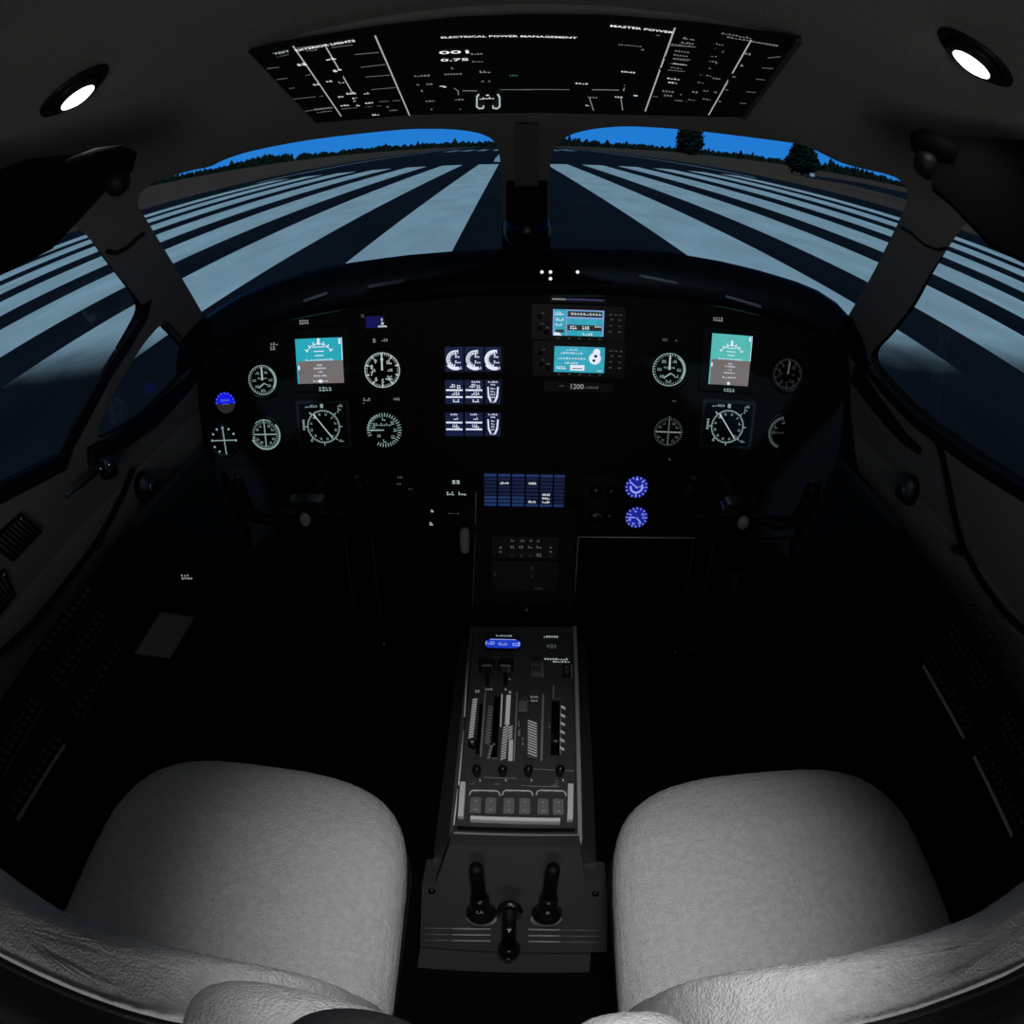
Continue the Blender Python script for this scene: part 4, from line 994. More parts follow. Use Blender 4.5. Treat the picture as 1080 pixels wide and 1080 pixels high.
# rim
def bar(a, b, wd, h0, h1, name, m, parent=ped):
    A, B = PEL(*a), PEL(*b); s = MB(); dx, dy = B[0] - A[0], B[1] - A[1]; l = math.hypot(dx, dy); nx, ny = -dy / l * wd / 2, dx / l * wd / 2
    s.prism([(A[0] - nx, A[1] - ny), (B[0] - nx, B[1] - ny), (B[0] + nx, B[1] + ny), (A[0] + nx, A[1] + ny)], h0, h1, ch=.0008); return s.build(name, m, parent)
bar((498, 662), (476, 886), .008, -.012, .006, 'rim_side', greyplast)
bar((606, 662), (611.5, 888), .008, -.012, .006, 'rim_side', midgrey)
bar((498, 664), (607, 664), .012, -.012, .004, 'rim_front', greyplast)
bar((474, 882.5), (613.5, 885.5), .018, -.014, .005, 'rim_rear', mat('rim_grey', (.36, .36, .36), .5))
for a, b in (((493.5, 700), (490, 758)), ((489, 772), (484, 830)), ((483, 834), (479, 872))):
    A, B = PEL(*a), PEL(*b); s = MB(); s.tube([(A[0], A[1], .0075), (B[0], B[1], .0075)], .0016, n=6); s.build('worn_edge', lightgrey, ped)
c7 = lambda cx, cy: (440 + cx / 4.909, 640 + cy / 4.909)
c8 = lambda cx, cy: (430 + cx / 4.909, 800 + cy / 4.909)
SP = PD.scale(545, 780)
ZP = -.0012
lw = emat('backlit_scale', (.8, .8, .8), .30)
lg = mat('engraved_grey', (.34, .34, .34), .8)
# blue counter
t = empty('fuel_counter', 'lit blue oval counter at the head of the center pedestal', 'display screen', mw=PD.frame(PD.at(*PEL(530.3, 679.8))))
u = SP; s = MB(); s.prism(rrect(43 * u, 17 * u, .012), -.004, .003, ch=.0008); s.build('bezel', bezelmat, t)
s = Art(); s.poly([(-21 * u, -1 * u), (-19.5 * u, -5 * u), (-16 * u, -7 * u), (16 * u, -7 * u), (19.5 * u, -5 * u), (21 * u, -1 * u), (19.5 * u, 4 * u), (15 * u, 7 * u), (-15 * u, 7 * u), (-19.5 * u, 4 * u)], .0034); art(t, 'screen', s, E_oval)
s = Art(); z = .0037; s.quad(-15 * u, 15 * u, 5.8 * u, 6.9 * u, z); s.blob((-13.5 * u, .5 * u), 8 * u, 6 * u, z, 3); s.blob((0, -.5 * u), 11 * u, 5 * u, z, 5); s.blob((15 * u, -1 * u), 8 * u, 6 * u, z, 3); s.quad(-20 * u, -18.6 * u, -2 * u, 3 * u, z); s.quad(18.6 * u, 20 * u, -3 * u, 3 * u, z); art(t, 'digits', s, E_paleblue)
def pl_blobs(items, m, name='legend', z=.0002, parent=ped):
    for (px, py, wd, h, k_) in items:
        s = Art(); a, b = PEL(px, py); s.blob((a, b), wd * SP, h * SP, z, k_); s.build(name, m, parent)
pl_blobs([(531.5, 670.5, 19, 2, 8), (581, 671.5, 18, 2.6, 6), (586.5, 695, 28, 2.6, 9), (592, 697.8, 20, 2.4, 6)], E_white, 'lit_legend')
s = Art(); s.text('+21', PEL(581, 681.5), 5.5 * SP, .0002); s.build('readout', E_dim, ped)
pl_blobs([(503 + 0.5, 729, 5, 4, 2), (515.5, 727, 8, 2.6, 3), (537.5, 716, 4, 2.5, 1), (563.5, 735, 9, 2.5, 4), (563.5, 739, 8, 2.4, 3), (533.5, 727, 3, 2.6, 1), (538, 730, 3.5, 4, 1)], E_grey, 'legend')
# scales: vertical label strips
def pstrip(x, y0, y1, wd, m, name, z=.0001, x2=None):
    A, B = PEL(x, y0), PEL(x2 or x, y1); s = MB(); l = 1; s.mi = 0
    hw = wd * SP / 2; s.prism([(B[0] - hw, B[1]), (B[0] + hw, B[1]), (A[0] + hw, A[1]), (A[0] - hw, A[1])], -.003, z); return s.build(name, m, ped)
def ladder(x, y0, y1, wd, m, name, x2, n=22, slant=0.0, fill=.5):
    s = Art()
    for k_ in range(n):
        f0, f1 = k_ / n, (k_ + fill) / n
        A, B = PEL(x + (x2 - x) * f0, y0 + (y1 - y0) * f0), PEL(x + (x2 - x) * f1, y0 + (y1 - y0) * f1); hw = wd * SP / 2; sl = slant * SP
        s.poly([(B[0] - hw, B[1] - sl), (B[0] + hw, B[1] + sl), (A[0] + hw, A[1] + sl), (A[0] - hw, A[1] - sl)], .0004)
    return s.build(name, m, ped)
ladder(501, 737, 779, 5, lw, 'scale', 496.5, 16, .8, .65)
ladder(517.5, 745, 786, 5, lg, 'scale', 513.5, 14, -1.2, .6)
ladder(518.5, 786, 801, 3, lg, 'scale', 515, 4, 0, .8)
pstrip(512, 730, 798, 1.6, lg, 'divider', x2=507)
pstrip(545.5, 730, 802, 1.6, lg, 'divider', x2=542)
pstrip(573, 732, 802, 2.2, lg, 'divider', x2=571)
pstrip(584, 723, 735, 1.4, lg, 'divider', x2=583.5)
pstrip(536.5, 733, 764, 4.6, lw, 'throttle_scale', x2=534.8)
pstrip(529.5, 732, 766, 1.3, lw, 'throttle_scale', x2=528)
ladder(533.5, 766, 802, 5.5, lw, 'scale', 530.5, 13, 1.6, .55)
pstrip(539, 780, 802, 4.2, lw, 'throttle_scale', x2=538.2)
ladder(538.5, 766, 780, 4.2, lw, 'scale', 538, 5, 1.2, .6)
ladder(561.5, 761, 798, 9.5, lw, 'scale', 561.5, 13, -2.0, .5)
pl_blobs([(561.5, 798, 10, 2.5, 4), (562, 761, 5, 3, 2), (553.5, 735.5, 6, 2, 1), (550.5, 738.5, 1.8, 5, 1), (556, 738, 1.8, 4, 1), (547.5, 768, 3, 22, 1), (551.5, 782, 3, 14, 1), (498.5, 796, 4, 1.4, 2), (522, 800, 6, 2, 2), (521, 785, 3, 3, 1), (579.5, 765, 2, 10, 1)], lg, 'engraving', z=.0004)
ladder(594, 745, 797, 4.5, lw, 'scale', 592.5, 6, -1.5, .28)
pstrip(591.5, 745, 796, 1.2, lg, 'divider', x2=591)
pl_blobs([(587, 736.5, 11, 2, 3)], lg, 'engraving', z=.0004)
# slots
def slot(x, y0, y1, wd, x2):
    A, B = PEL(x, y0), PEL(x2, y1); s = MB(); hw = wd * SP / 2; s.prism([(B[0] - hw, B[1]), (B[0] + hw, B[1]), (A[0] + hw, A[1]), (A[0] - hw, A[1])], -.0035, .0003); s.build('lever_slot', visormat, ped)
slot(507.5, 742, 795, 3.5, 503.5); slot(524.5, 735, 798, 6.5, 521); slot(586, 740, 796, 9, 585.5)
# levers as things on the pedestal
def lever(name, label, cat, px, py, draw):
    t = empty(name, label, cat, mw=PD.frame(PD.at(*PEL(px, py), 0))); draw(t); return t
def thr(t):
    s = MB(); s.tube([(0, 0, -.002), (0, .008, .035), (0, .012, .05)], [.004, .0045, .004], n=8); s.build('arm', black, t)
    s = MB(); s.rbox(-.017, .017, -.002, .022, .045, .068, r=.006); s.build('grip', blackgloss, t)
lever('throttle_lever', 'black throttle lever with a block grip, left of the pair', 'lever', 514, 722, thr)
lever('throttle_lever', 'black throttle lever with a block grip, right of the pair', 'lever', 533, 722, thr)
def flap(t):
    s = MB(); s.tube([(0, 0, -.002), (0, .0, .012)], .004, n=8); s.build('arm', black, t)
    s = MB(); s.rbox(-.0095, .0095, -.011, .013, .010, .018, r=.002); s.build('grip', mat('lever_grey', (.18, .18, .18), .6), t)
lever('speed_brake_lever', 'square grey lever knob left of the hatched pedestal scale', 'lever', 551.5, 749.5, flap)
def flp(t):
    s = MB(); s.tube([(0, 0, -.002), (0, 0, .014)], .003, n=8); s.build('arm', metal, t)
    s = MB(); s.rbox(-.008, .008, -.005, .018, .012, .02, r=.004); s.build('grip', blackgloss, t)
lever('flap_lever', 'black flap lever in the slot at the right edge of the pedestal', 'lever', 585.5, 785, flp)
def frict(t):
    s = MB(); s.lathe([(.009, -.002), (.009, .008), (.007, .012), (.0005, .013)], n=18); s.build('knob', bezelmat, t)
    s = Art(); s.blob((0, 0), .006, .005, .0135, 2); s.build('legend', lw, t)
lever('trim_knob', 'small dark round knob with a pale mark below the left pedestal scale', 'knob', 498.5, 786, frict)
def swt(w2, h2, m_a):
    def d(t):
        s = MB(); s.rbox(-w2, w2, -h2, h2, -.002, .008, r=.002); s.build('housing', m_a, t)
        s = MB(); s.rbox(-w2 * .6, w2 * .6, -h2 * .6, h2 * .5, .008, .012, r=.0015); s.build('rocker', greyplast, t)
        s = Art(); s.blob((0, h2 * .2), w2 * .9, h2 * .4, .0126, 3); s.blob((0, -h2 * .75), w2 * 1.0, h2 * .16, .0084, 4); s.build('legend', lg, t)
        s = MB(); s.box(w2, w2 + .003, -h2, h2 * .9, -.002, .009); s.build('side_plate', mat('side_plate', (.3, .3, .3), .5), t)
    return d
lever('selector_switch', 'grey framed switch with a label, right of the throttles', 'switch', 565.5, 706.5, swt(.0125, .019, dimedge))
lever('selector_switch', 'dark framed switch at the upper right corner of the pedestal', 'switch', 597.5, 708, swt(.009, .015, bezelmat))
for i, cx in enumerate((310, 443, 575, 738)):
    def kn(t):
        s = MB(); s.lathe([(.0068, -.002), (.0068, .004), (.0045, .006), (.0045, .010), (.0088, .014), (.0095, .02), (.0075, .026), (.003, .029), (.0004, .0295)], n=18); s.build('ball', blackgloss, t)
        s = MB(); s.tube([(.006, -.012, -.001), (.007, -.016, -.0005)], .0012, n=6); s.build('index_mark', lw, t)
    px, py = c7(cx, 866)
    lever('round_knob', ('leftmost', 'second from left', 'second from right', 'rightmost')[i] + ' black ball knob in the row above the rocker switches', 'knob', px, py, kn)
for a, b in (((560, 811), (605, 813)), ((555, 829), (590, 830)), ((510, 820), (545, 821))):
    A, B = PEL(*a), PEL(*b); s = Art(); s.seg(A, B, .9 * SP, .0004); s.build('engraved_line', lg, ped)
pl_blobs([(498, 826.5, 5, 2, 2), (524.5, 827, 5, 2, 2), (551, 828, 5, 2, 2), (585, 827.5, 7, 3.4, 3), (587, 823.5, 3, 3, 1)], lg, 'engraving', z=.0004)
# guarded rocker switches
GB = empty('switch_guard', 'bright metal guard bars framing the six rocker switches', 'guard', mw=PD.frame(PD.o))
bar(c8(288, 135), c8(276, 312), .0105, -.002, .013, 'guard_post', mat('guard_metal', (.85, .85, .85), .5), GB)
bar(c8(842, 145), c8(838, 328), .0105, -.002, .013, 'guard_post', MAT['guard_metal'], GB)
bar(c8(325, 320), c8(788, 332), .0075, -.002, .013, 'guard_bar', mat('guard_bar_metal', (.95, .95, .95), .5), GB)
s = MB(); a, b = PEL(*c8(255, 370)), PEL(*c8(865, 345)); s.box(a[0], b[0], a[1], a[1] + .006, -.003, .006); s.build('guard_base', blackgloss, GB)
lab6 = ('first', 'second', 'third', 'fourth', 'fifth', 'sixth')
for i, cx in enumerate((352, 430, 523, 605, 700, 778)):
    px, py = c8(cx, 250 + (cx - 350) * .02)
    t = empty('rocker_switch', lab6[i] + ' from the left of six grey rocker switches at the pedestal rear', 'switch', mw=PD.frame(PD.at(*PEL(px, py))), group='rocker switches on the pedestal')
    w2 = .0106; s = MB(); s.rbox(-w2, w2, -.017, .0175, -.002, .007, r=.0015); s.build('rocker', mat('rocker_grey', (.2, .2, .2), .5), t)
    s = Art(); s.blob((0, .010), .006, .003, .0074, 2); s.blob((0, -.009), .007, .0025, .0074, 3)
    if i in (2, 4): s.blob((0, .001), .003, .002, .0074, 1)
    s.build('legend', lw, t)
    s = Art(); s.blob((0, .0205), .012, .0022, .0004, 5); s.build('caption', lw, t)
for i, (a, b) in enumerate(((320, 478), (490, 648), (665, 820))):
    s = MB(); pts = [PEL(*c8(a, 190)), PEL(*c8(a + 6, 172)), PEL(*c8(a + 20, 165)), PEL(*c8(b - 20, 168)), PEL(*c8(b - 6, 175)), PEL(*c8(b, 193))]
    s.tube([(x, y, .001) for x, y in pts], .0011, n=6); s.build('switch_bracket', lw, ped)
pl_blobs([(430 + cx / 4.909, 800 + 171 / 4.909, 6, 1.3, 3) for cx in (352, 435, 530, 605, 715, 775)], lw, 'caption', z=.002)
s = MB(); A, B = PEL(503, 696.5), PEL(540, 697.5); s.tube([(A[0], A[1], .001), (B[0], B[1], .001)], .0018, n=6); s.build('display_ledge', greyplast, ped)

# aft face of the pedestal: handles
AF = Plane(EYE + Vector((0, .585, -1.25)), (1, 0, 0), (0, .14, .42))
base = empty('pedestal_base', 'low dark ribbed base block across the foot of the pedestal', 'console', mw=AF.frame(AF.o))
A_, B_ = AF.uv(443, 1002), AF.uv(638, 1004)
fb = [AF.uv(*p) for p in ((443, 998), (540, 1004), (640, 1004), (641, 937), (600, 936), (474, 934), (445, 934))]
s = MB(); s.prism(fb, -.08, 0); s.build('block', pedmat, base)
s = MB(); s.prism([(x, y) for x, y in [AF.uv(*p) for p in ((476, 965), (596, 965), (618, 938), (612, 892), (474, 890), (458, 936))]], -.03, .0025); s.build('aft_plate', pedmat, base)
for yl in (880, 911, 942):
    for xa, xb, mm in ((75, 232, dimedge), (232, 430, midgrey), (625, 790, midgrey), (790, 1005, dimedge)):
        a, b = AF.uv(*c8(xa, yl - 5 + (xa - 75) * .012)), AF.uv(*c8(xb, yl - 5 + (xb - 75) * .012)); s = MB(); s.tube([(a[0], a[1], .002), (b[0], b[1], .002)], .0019, n=6); s.build('rib', mm, base)
for px, py in (c8(125, 685), c8(972, 698)):
    a = AF.uv(px, py); s = MB(); s.lathe([(.007, 0), (.006, .004), (.0005, .005)], (a[0], a[1], 0), n=14); s.build('screw', blackgloss, base)
for px, py, rx, lb in ((508, 967, .021, 0), (576, 967.5, .021, 1)):
    c = AF.hit(px, py)
    t = empty('plunger_handle', ('left', 'right')[lb] + ' black flared plunger handle on a pale disc, behind the pedestal', 'handle', loc=c + AF.n * .003)
    tilt = AF.frame(Vector((0, 0, 0)))
    s = MB(); s.lathe([(.030, 0), (.030, .002), (.028, .003), (.0005, .003)], n=28, sy=.8); o_ = s.build('disc', mat('pale_disc', (.36, .36, .36), .6), t); o_.matrix_local = tilt
    ax = Vector((-.03 if lb == 0 else .02, .10, .98)).normalized()
    q_ = ax.to_track_quat('Z', 'Y').to_matrix().to_4x4(); q_.translation = Vector((0, .0, .022)) 
    s = MB(); s.lathe([(.004, -.022), (.004, 0), (.024, .0), (.029, .004), (.028, .010), (.021, .020), (.0175, .028), (.0175, .058), (.0125, .066)], n=30); o_ = s.build('bell', blackgloss, t); o_.matrix_local = q_
    s = MB(); s.lathe([(.0125, .06), (.0125, .160), (.0105, .168), (.0004, .169)], n=24); o_ = s.build('stem', black, t); o_.matrix_local = q_
    s = Art()
    txt = 'LR' if lb == 0 else '&'
    s.text(txt, (0, 0), .009, 0); o_ = s.build('engraving', lg, t); o_.matrix_local = Matrix.Translation((0, -.0185, .066)) @ Matrix.Rotation(math.radians(80), 4, 'X')
# center pull handle
c = AF.hit(537, 998)
t = empty('parking_brake_handle', 'tall black center handle marked with a T, in front of the pedestal foot', 'handle', loc=c + AF.n * .012)
s = MB(); s.lathe([(.012, -.03), (.018, -.018), (.022, -.002), (.0225, .010), (.018, .020), (.0125, .03)], n=26); s.build('bell', blackgloss, t)
s = MB(); s.tube([(0, 0, .025), (.0, .008, .11), (0, .016, .180)], [.0135, .0125, .012], n=20); s.build('shaft', black, t)
s = MB(); s.tube([(-.022, .008, .178), (-.014, .016, .188), (0, .020, .192), (.014, .016, .188), (.022, .008, .178)], [.003, .007, .009, .007, .003], n=12); s.build('crossbar', blackgloss, t)
s = Art(); s.text('T', (0, 0), .010, 0); s.blob((0, .009), .008, .0015, 0, 3); o_ = s.build('engraving', lw, t); o_.matrix_local = Matrix.Translation((0, -.006, .120)) @ Matrix.Rotation(math.radians(78), 4, 'X')
s = Art(); s.blob((0, 0), .006, .002, 0, 2); o_ = s.build('highlight_mark', lw, t); o_.matrix_local = Matrix.Translation((0, -.0232, .006)) @ Matrix.Rotation(math.radians(80), 4, 'X')

# ================================================================== OVERHEAD PANEL
OP = Plane(EYE + Vector((0, .85, .078)), (1, 0, 0), (0, -.26, .082))
oh = empty('overhead_panel', 'wide black backlit switch panel on the ceiling above the windshield', 'overhead panel', mw=OP.frame(OP.o))
out = [(262, 55), (300, 46), (400, 30), (480, 21), (560, 18), (640, 19), (740, 27), (845, 41), (784, 124), (700, 122), (560, 119), (440, 121), (333, 130)]
pts = [OP.uv(*p) for p in dens(out, True, 40)]
s = MB(); s.prism(pts, -.004, .0); s.build('board', panelmat, oh)
s = MB(); s.prism([(x * .97, y * .86) for x, y in pts], -.04, -.004); s.build('mounting_frame', headliner, oh)
s = MB()
e1 = [OP.uv(*p) for p in ((839, 40.5), (846, 41.5), (786, 124), (781, 123.5))]
s.prism(e1, 0, .004); s.build('side_trim', mat('trim_dark', (.03, .03, .03), .6), oh)
O1 = lambda cx, cy: (240 + cx / 3.375, cy / 3.375)
O2 = lambda cx, cy: (540 + cx / 3.375, cy / 3.375)
SO = OP.scale(540, 75)
def oline(f, a, b, wd, m, name='divider_line'):
    A, B = OP.uv(*f(*a)), OP.uv(*f(*b)); s = Art(); s.seg(A, B, wd * SO, .0006); return s.build(name, m, oh)
E_line = emat('overhead_line', (.8, .8, .8), .5); E_line2 = emat('overhead_line_dim', (.8, .8, .8), .26)
for f, a, b, wd in ((O1, (233, 162), (405, 413), 1.5), (O1, (350, 165), (447, 333), 1.3), (O1, (525, 125), (648, 410), 1.5), (O2, (580, 97), (474, 395), 1.5), (O2, (852, 140), (700, 408), 1.4)):
    oline(f, a, b, wd, E_line)
for f, a, b in ((O1, (452, 193), (540, 185)), (O1, (475, 238), (562, 228)), (O1, (490, 273), (578, 266)), (O1, (512, 318), (600, 310)), (O1, (540, 361), (615, 356)), (O1, (232, 352), (342, 340)), (O1, (275, 395), (375, 380)),
                (O1, (140, 243), (184, 238)), (O1, (175, 282), (213, 277)), (O2, (565, 160), (655, 166)), (O2, (545, 205), (635, 211)), (O2, (530, 246), (615, 253)), (O2, (500, 342), (545, 344)), (O2, (852, 147), (948, 160)),
                (O2, (910, 205), (955, 200)), (O2, (890, 240), (930, 243)), (O2, (868, 280), (900, 283)), (O2, (833, 325), (868, 328)), (O2, (810, 366), (835, 367)), (O1, (245, 170), (445, 148)), (O1, (370, 168), (445, 158))):
    oline(f, a, b, 1.0, E_line2, 'guide_line')
for f, a, b in ((O1, (830, 322), (888, 322)), (O1, (970, 318), (1080, 318)), (O2, (0, 318), (205, 318)), (O2, (285, 318), (400, 320)), (O2, (398, 322), (400, 300)), (O1, (820, 322), (823, 338)), (O1, (805, 312), (822, 322)), (O2, (388, 350), (394, 392)), (O2, (275, 345), (290, 392))):
    oline(f, a, b, 1.1, E_line2 if a[0] not in (830, 285) else E_line, 'flow_line')
def obl(f, items, m, name):
    for it in items:
        s = Art(); cx, cy, wd, h, k_ = it; A = OP.uv(*f(cx, cy)); s.blob(A, wd / 3.375 * SO * 1.05, h / 3.375 * SO * 1.3, .0007, k_); s.build(name, m, oh)
def otext(f, txt, cx, cy, h, wd, m, name, ang=0.0):
    vs_, fs_, w0 = glyphs(txt); A = OP.uv(*f(cx, cy)); hh = h / 3.375 * SO; sx = wd / 3.375 * SO / (w0 * hh / .69)
    s = Art(); s.text(txt, A, hh, .0007, ang, sx); return s.build(name, m, oh)
otext(O2, 'ELECTRICAL POWER MANAGEMENT', -12, 127, 12, 408, E_bright, 'title', 0.0)
otext(O2, 'MASTER POWER', 463, 101, 13, 188, E_bright, 'title', -.03)
otext(O1, 'EXTERIOR LIGHTS', 345, 160, 15, 200, E_bright, 'title', .10)
otext(O1, 'TEST', 192, 185, 14, 55, E_white, 'title', .1); otext(O1, 'LAMP', 198, 196, 8, 46, E_dim, 'title', .1)
otext(O1, '001', 805, 184, 24, 95, E_bright, 'readout', 0); otext(O1, '0.75', 808, 211, 20, 92, E_bright, 'readout', 0)
obl(O1, [(887, 190, 38, 10, 4), (890, 217, 36, 9, 4)], E_grey, 'readout_unit')
obl(O1, [(265, 228, 34, 16, 2), (367, 208, 36, 16, 2), (392, 250, 34, 16, 2), (316, 299, 24, 12, 2), (362, 288, 24, 10, 2), (405, 291, 20, 16, 2), (494, 331, 22, 10, 2), (403, 343, 22, 9, 2), (440, 331, 36, 16, 3), (455, 348, 26, 10, 2), (458, 357, 28, 8, 2), (418, 374, 34, 11, 3), (505, 365, 34, 11, 3), (465, 374, 18, 9, 1), (527, 407, 30, 12, 3)], E_bright, 'switch_label')
obl(O1, [(432, 384, 66, 6, 8), (517, 377, 66, 6, 8), (340, 385, 72, 14, 9), (345, 396, 60, 7, 6), (575, 379, 22, 12, 2), (590, 391, 34, 8, 4), (300, 177, 36, 8, 4), (692, 268, 54, 12, 5), (803, 262, 60, 10, 6), (800, 241, 10, 12, 1), (678, 300, 12, 12, 1), (718, 298, 24, 12, 3), (695, 322, 18, 14, 1), (722, 358, 36, 12, 3), (825, 353, 36, 12, 3), (916, 254, 38, 17, 3), (908, 288, 12, 8, 1), (932, 288, 10, 8, 1), (725, 385, 8, 26, 1), (828, 385, 5, 24, 1), (230, 312, 20, 6, 2), (285, 265, 20, 6, 2)], E_grey, 'switch_label')
obl(O1, [(767, 307, 32, 14, 1), (925, 335, 14, 22, 1), (905, 350, 20, 14, 2), (928, 348, 44, 14, 4)], E_bright, 'switch_label')
s = MB(); 
for sg in (-1, 1):
    pts = [OP.uv(*O1(928 + sg * dx, dy)) for dx, dy in ((34, 332), (40, 340), (41, 375), (32, 382), (17, 380), (17, 373))]
    s.tube([(a, b, .002) for a, b in pts], .0011, n=6)
s.build('generator_symbol', E_white, oh)
obl(O1, [(1018, 267, 30, 8, 3)], E_green, 'green_lamp'); obl(O2, [(10, 267, 22, 8, 2)], E_green, 'green_lamp')
obl(O2, [(414, 255, 48, 9, 5), (248, 296, 44, 10, 4), (380, 344, 30, 10, 3), (268, 374, 18, 8, 1), (440, 339, 20, 8, 1), (575, 279, 44, 9, 4), (572, 293, 34, 8, 3), (600, 227, 44, 5, 5)], E_bright, 'switch_label')
obl(O2, [(630, 136, 40, 10, 2), (625, 152, 40, 9, 5), (608, 160, 70, 6, 7), (605, 182, 46, 8, 5), (600, 196, 46, 8, 5), (590, 210, 70, 5, 7), (585, 226, 50, 7, 5), (580, 240, 50, 7, 5), (556, 324, 44, 12, 4), (550, 338, 44, 14, 4), (600, 357, 50, 8, 6), (612, 336, 30, 8, 3), (640, 354, 28, 8, 3), (694, 352, 34, 8, 3), (652, 326, 24, 14, 2), (690, 322, 20, 8, 2), (740, 360, 14, 6, 1), (740, 156, 26, 8, 3), (738, 175, 30, 10, 3), (748, 183, 14, 6, 1), (720, 199, 24, 6, 2), (715, 217, 28, 8, 3), (728, 223, 10, 6, 1), (698, 241, 24, 6, 2), (690, 266, 40, 8, 4), (728, 278, 30, 9, 3), (672, 293, 26, 6, 2), (840, 190, 22, 12, 2), (819, 231, 14, 14, 1), (800, 125, 90, 8, 9), (805, 136, 70, 8, 6), (900, 154, 80, 6, 9), (725, 327, 16, 8, 1), (765, 318, 18, 5, 1)], E_grey, 'switch_label')
obl(O2, [(285, 345, 40, 12, 4), (520, 123, 16, 8, 1), (420, 160, 70, 6, 9), (465, 175, 12, 8, 1), (760, 300, 20, 6, 1), (790, 272, 16, 6, 1)], E_grey, 'switch_label')
obl(O2, [(442, 340, 16, 7, 1)], emat('lamp_blue', (.2, .3, 1.0), .8), 'blue_lamp')
# toggle switches under the labels
def otog(px, py):
    A = OP.uv(px, py); s = MB(); s.lathe([(.0045, 0), (.0045, .002), (.002, .003)], (A[0], A[1], 0), n=10); s.tube([(A[0], A[1], .002), (A[0], A[1] - .004, .014)], [.0018, .0028], n=8); s.build('toggle_switch', black, oh)
for px, py in ((448, 90), (464, 92), (486, 92), (520, 92), (618, 92), (655, 90), (360, 75), (335, 92), (378, 95), (395, 105), (412, 104), (705, 60), (700, 72), (697, 100), (722, 100), (742, 70), (758, 52), (770, 78),): otog(px, py)

# ================================================================== SIDE CONSOLES
def console(sg, name, label):
    t = empty(name, label, 'side console', loc=(sg * .7, .5, 0))
    s = MB()
    pro = [(.785, .79), (.775, .80), (.765, .79), (.697, .50), (.69, .46), (.685, .05), (.785, .05)]
    vs = []; ys = [-.7, -.2, .3, .6, .9, 1.1, 1.25, 1.36, 1.365, 1.67]
    for y in ys:
        pin = .0 if y < 1.1 else (y - 1.1) * .06
        for x, z in pro: vs.append((sg * (x - pin) - sg * .7, y - .5, min(z, .55) if y > 1.362 else z))
    n_ = len(pro); fs = []
    for i in range(len(ys) - 1):
        for j in range(n_): fs.append((i * n_ + j, i * n_ + (j + 1) % n_, (i + 1) * n_ + (j + 1) % n_, (i + 1) * n_ + j))
    fs += [tuple(range(n_)), tuple(reversed(range((len(ys) - 1) * n_, len(ys) * n_)))]
    s.add(vs, fs); s.build('body', mat('console_black', (.006, .006, .0065), .7, spec=.1), t)
console(-1, 'side_console', 'long black side console sloping under the left sidewall')
console(1, 'side_console', 'long black side console sloping under the right sidewall')
CBL = Plane((-.731, .6, .645), (0, 1, 0), (-.068, 0, .29)); CBR = Plane((.731, .6, .645), (0, -1, 0), (.068, 0, .29))
if CBL.n.x < 0: CBL = Plane((-.731, .6, .645), (0, 1, 0), (-.068, 0, .29))
lstrip = mat('label_strip', (.55, .55, .55), .7); lstrip2 = mat('label_strip_blue', (.06, .06, .16), .7)
cbk = mat('breaker_cap', (.05, .05, .06), .6)
def breakers(pl, a, b, label, mstrip, wd, nb=10):
    A, B = pl.uv(*a), pl.uv(*b); dx, dy = B[0] - A[0], B[1] - A[1]; l = math.hypot(dx, dy); ux, uy = dx / l, dy / l
    px_, py_ = -uy, ux
    if py_ < 0: px_, py_ = -px_, -py_
    c = ((A[0] + B[0]) / 2, (A[1] + B[1]) / 2)
    t = empty('circuit_breaker_row', label, 'circuit breakers', mw=pl.frame(pl.at(c[0], c[1], .0)))
    s = MB(); hw = wd / 2; s.prism([(-ux * l / 2 - px_ * hw, -uy * l / 2 - py_ * hw), (ux * l / 2 - px_ * hw, uy * l / 2 - py_ * hw), (ux * l / 2 + px_ * hw, uy * l / 2 + py_ * hw), (-ux * l / 2 + px_ * hw, -uy * l / 2 + py_ * hw)], 0, .002); s.build('label_strip', mstrip, t)
    for k_ in range(nb):
        f = -.46 + .92 * k_ / (nb - 1); x, y = ux * l * f + px_ * .016, uy * l * f + py_ * .016
        s = MB(); s.lathe([(.0048, 0), (.0048, .003), (.003, .0045), (.003, .009), (.0004, .0095)], (x, y, 0), n=10); s.build('circuit_breaker', cbk, t)
    s = Art()
    for k_ in range(nb):
        f = -.46 + .92 * k_ / (nb - 1); s.blob((ux * l * f + px_ * .026, uy * l * f + py_ * .026), .006, .003, .0006, 2)
    s.build('caption', emat('breaker_caption', (.6, .6, .7), .012), t)
breakers(CBR, (974, 702), (1017, 778), 'breaker row with a bright pale strip, upper one on the right console', lstrip, .006)
breakers(CBR, (1028, 798), (1068, 882), 'breaker row with a bright pale strip, nearest the right seat', lstrip, .006)
breakers(CBR, (995, 668), (1036, 735), 'breaker row with a dim blue strip above the upper pale strip, right console', lstrip2, .002)
breakers(CBR, (1018, 640), (1052, 700), 'faint breaker row highest on the right console', lstrip2, .0012)
breakers(CBR, (1053, 762), (1085, 825), 'faint bluish breaker row at the right picture edge', lstrip2, .002)
breakers(CBL, (18, 865), (68, 785), 'breaker row with a pale strip, nearest the left seat', mat('label_strip_dim', (.26, .26, .26), .7), .006)
breakers(CBL, (83, 764), (131, 688), 'faint breaker row closest to the grey pad, left console', lstrip2, .0014)
breakers(CBL, (62, 728), (112, 655), 'faint breaker row in the middle of the left console', lstrip2, .002)
breakers(CBL, (48, 695), (98, 628), 'faint breaker row highest on the left console, under the wall seam', lstrip2, .0012)
breakers(CBL, (2, 820), (44, 748), 'faint breaker row at the left picture edge, above the pale strip', lstrip2, .002)
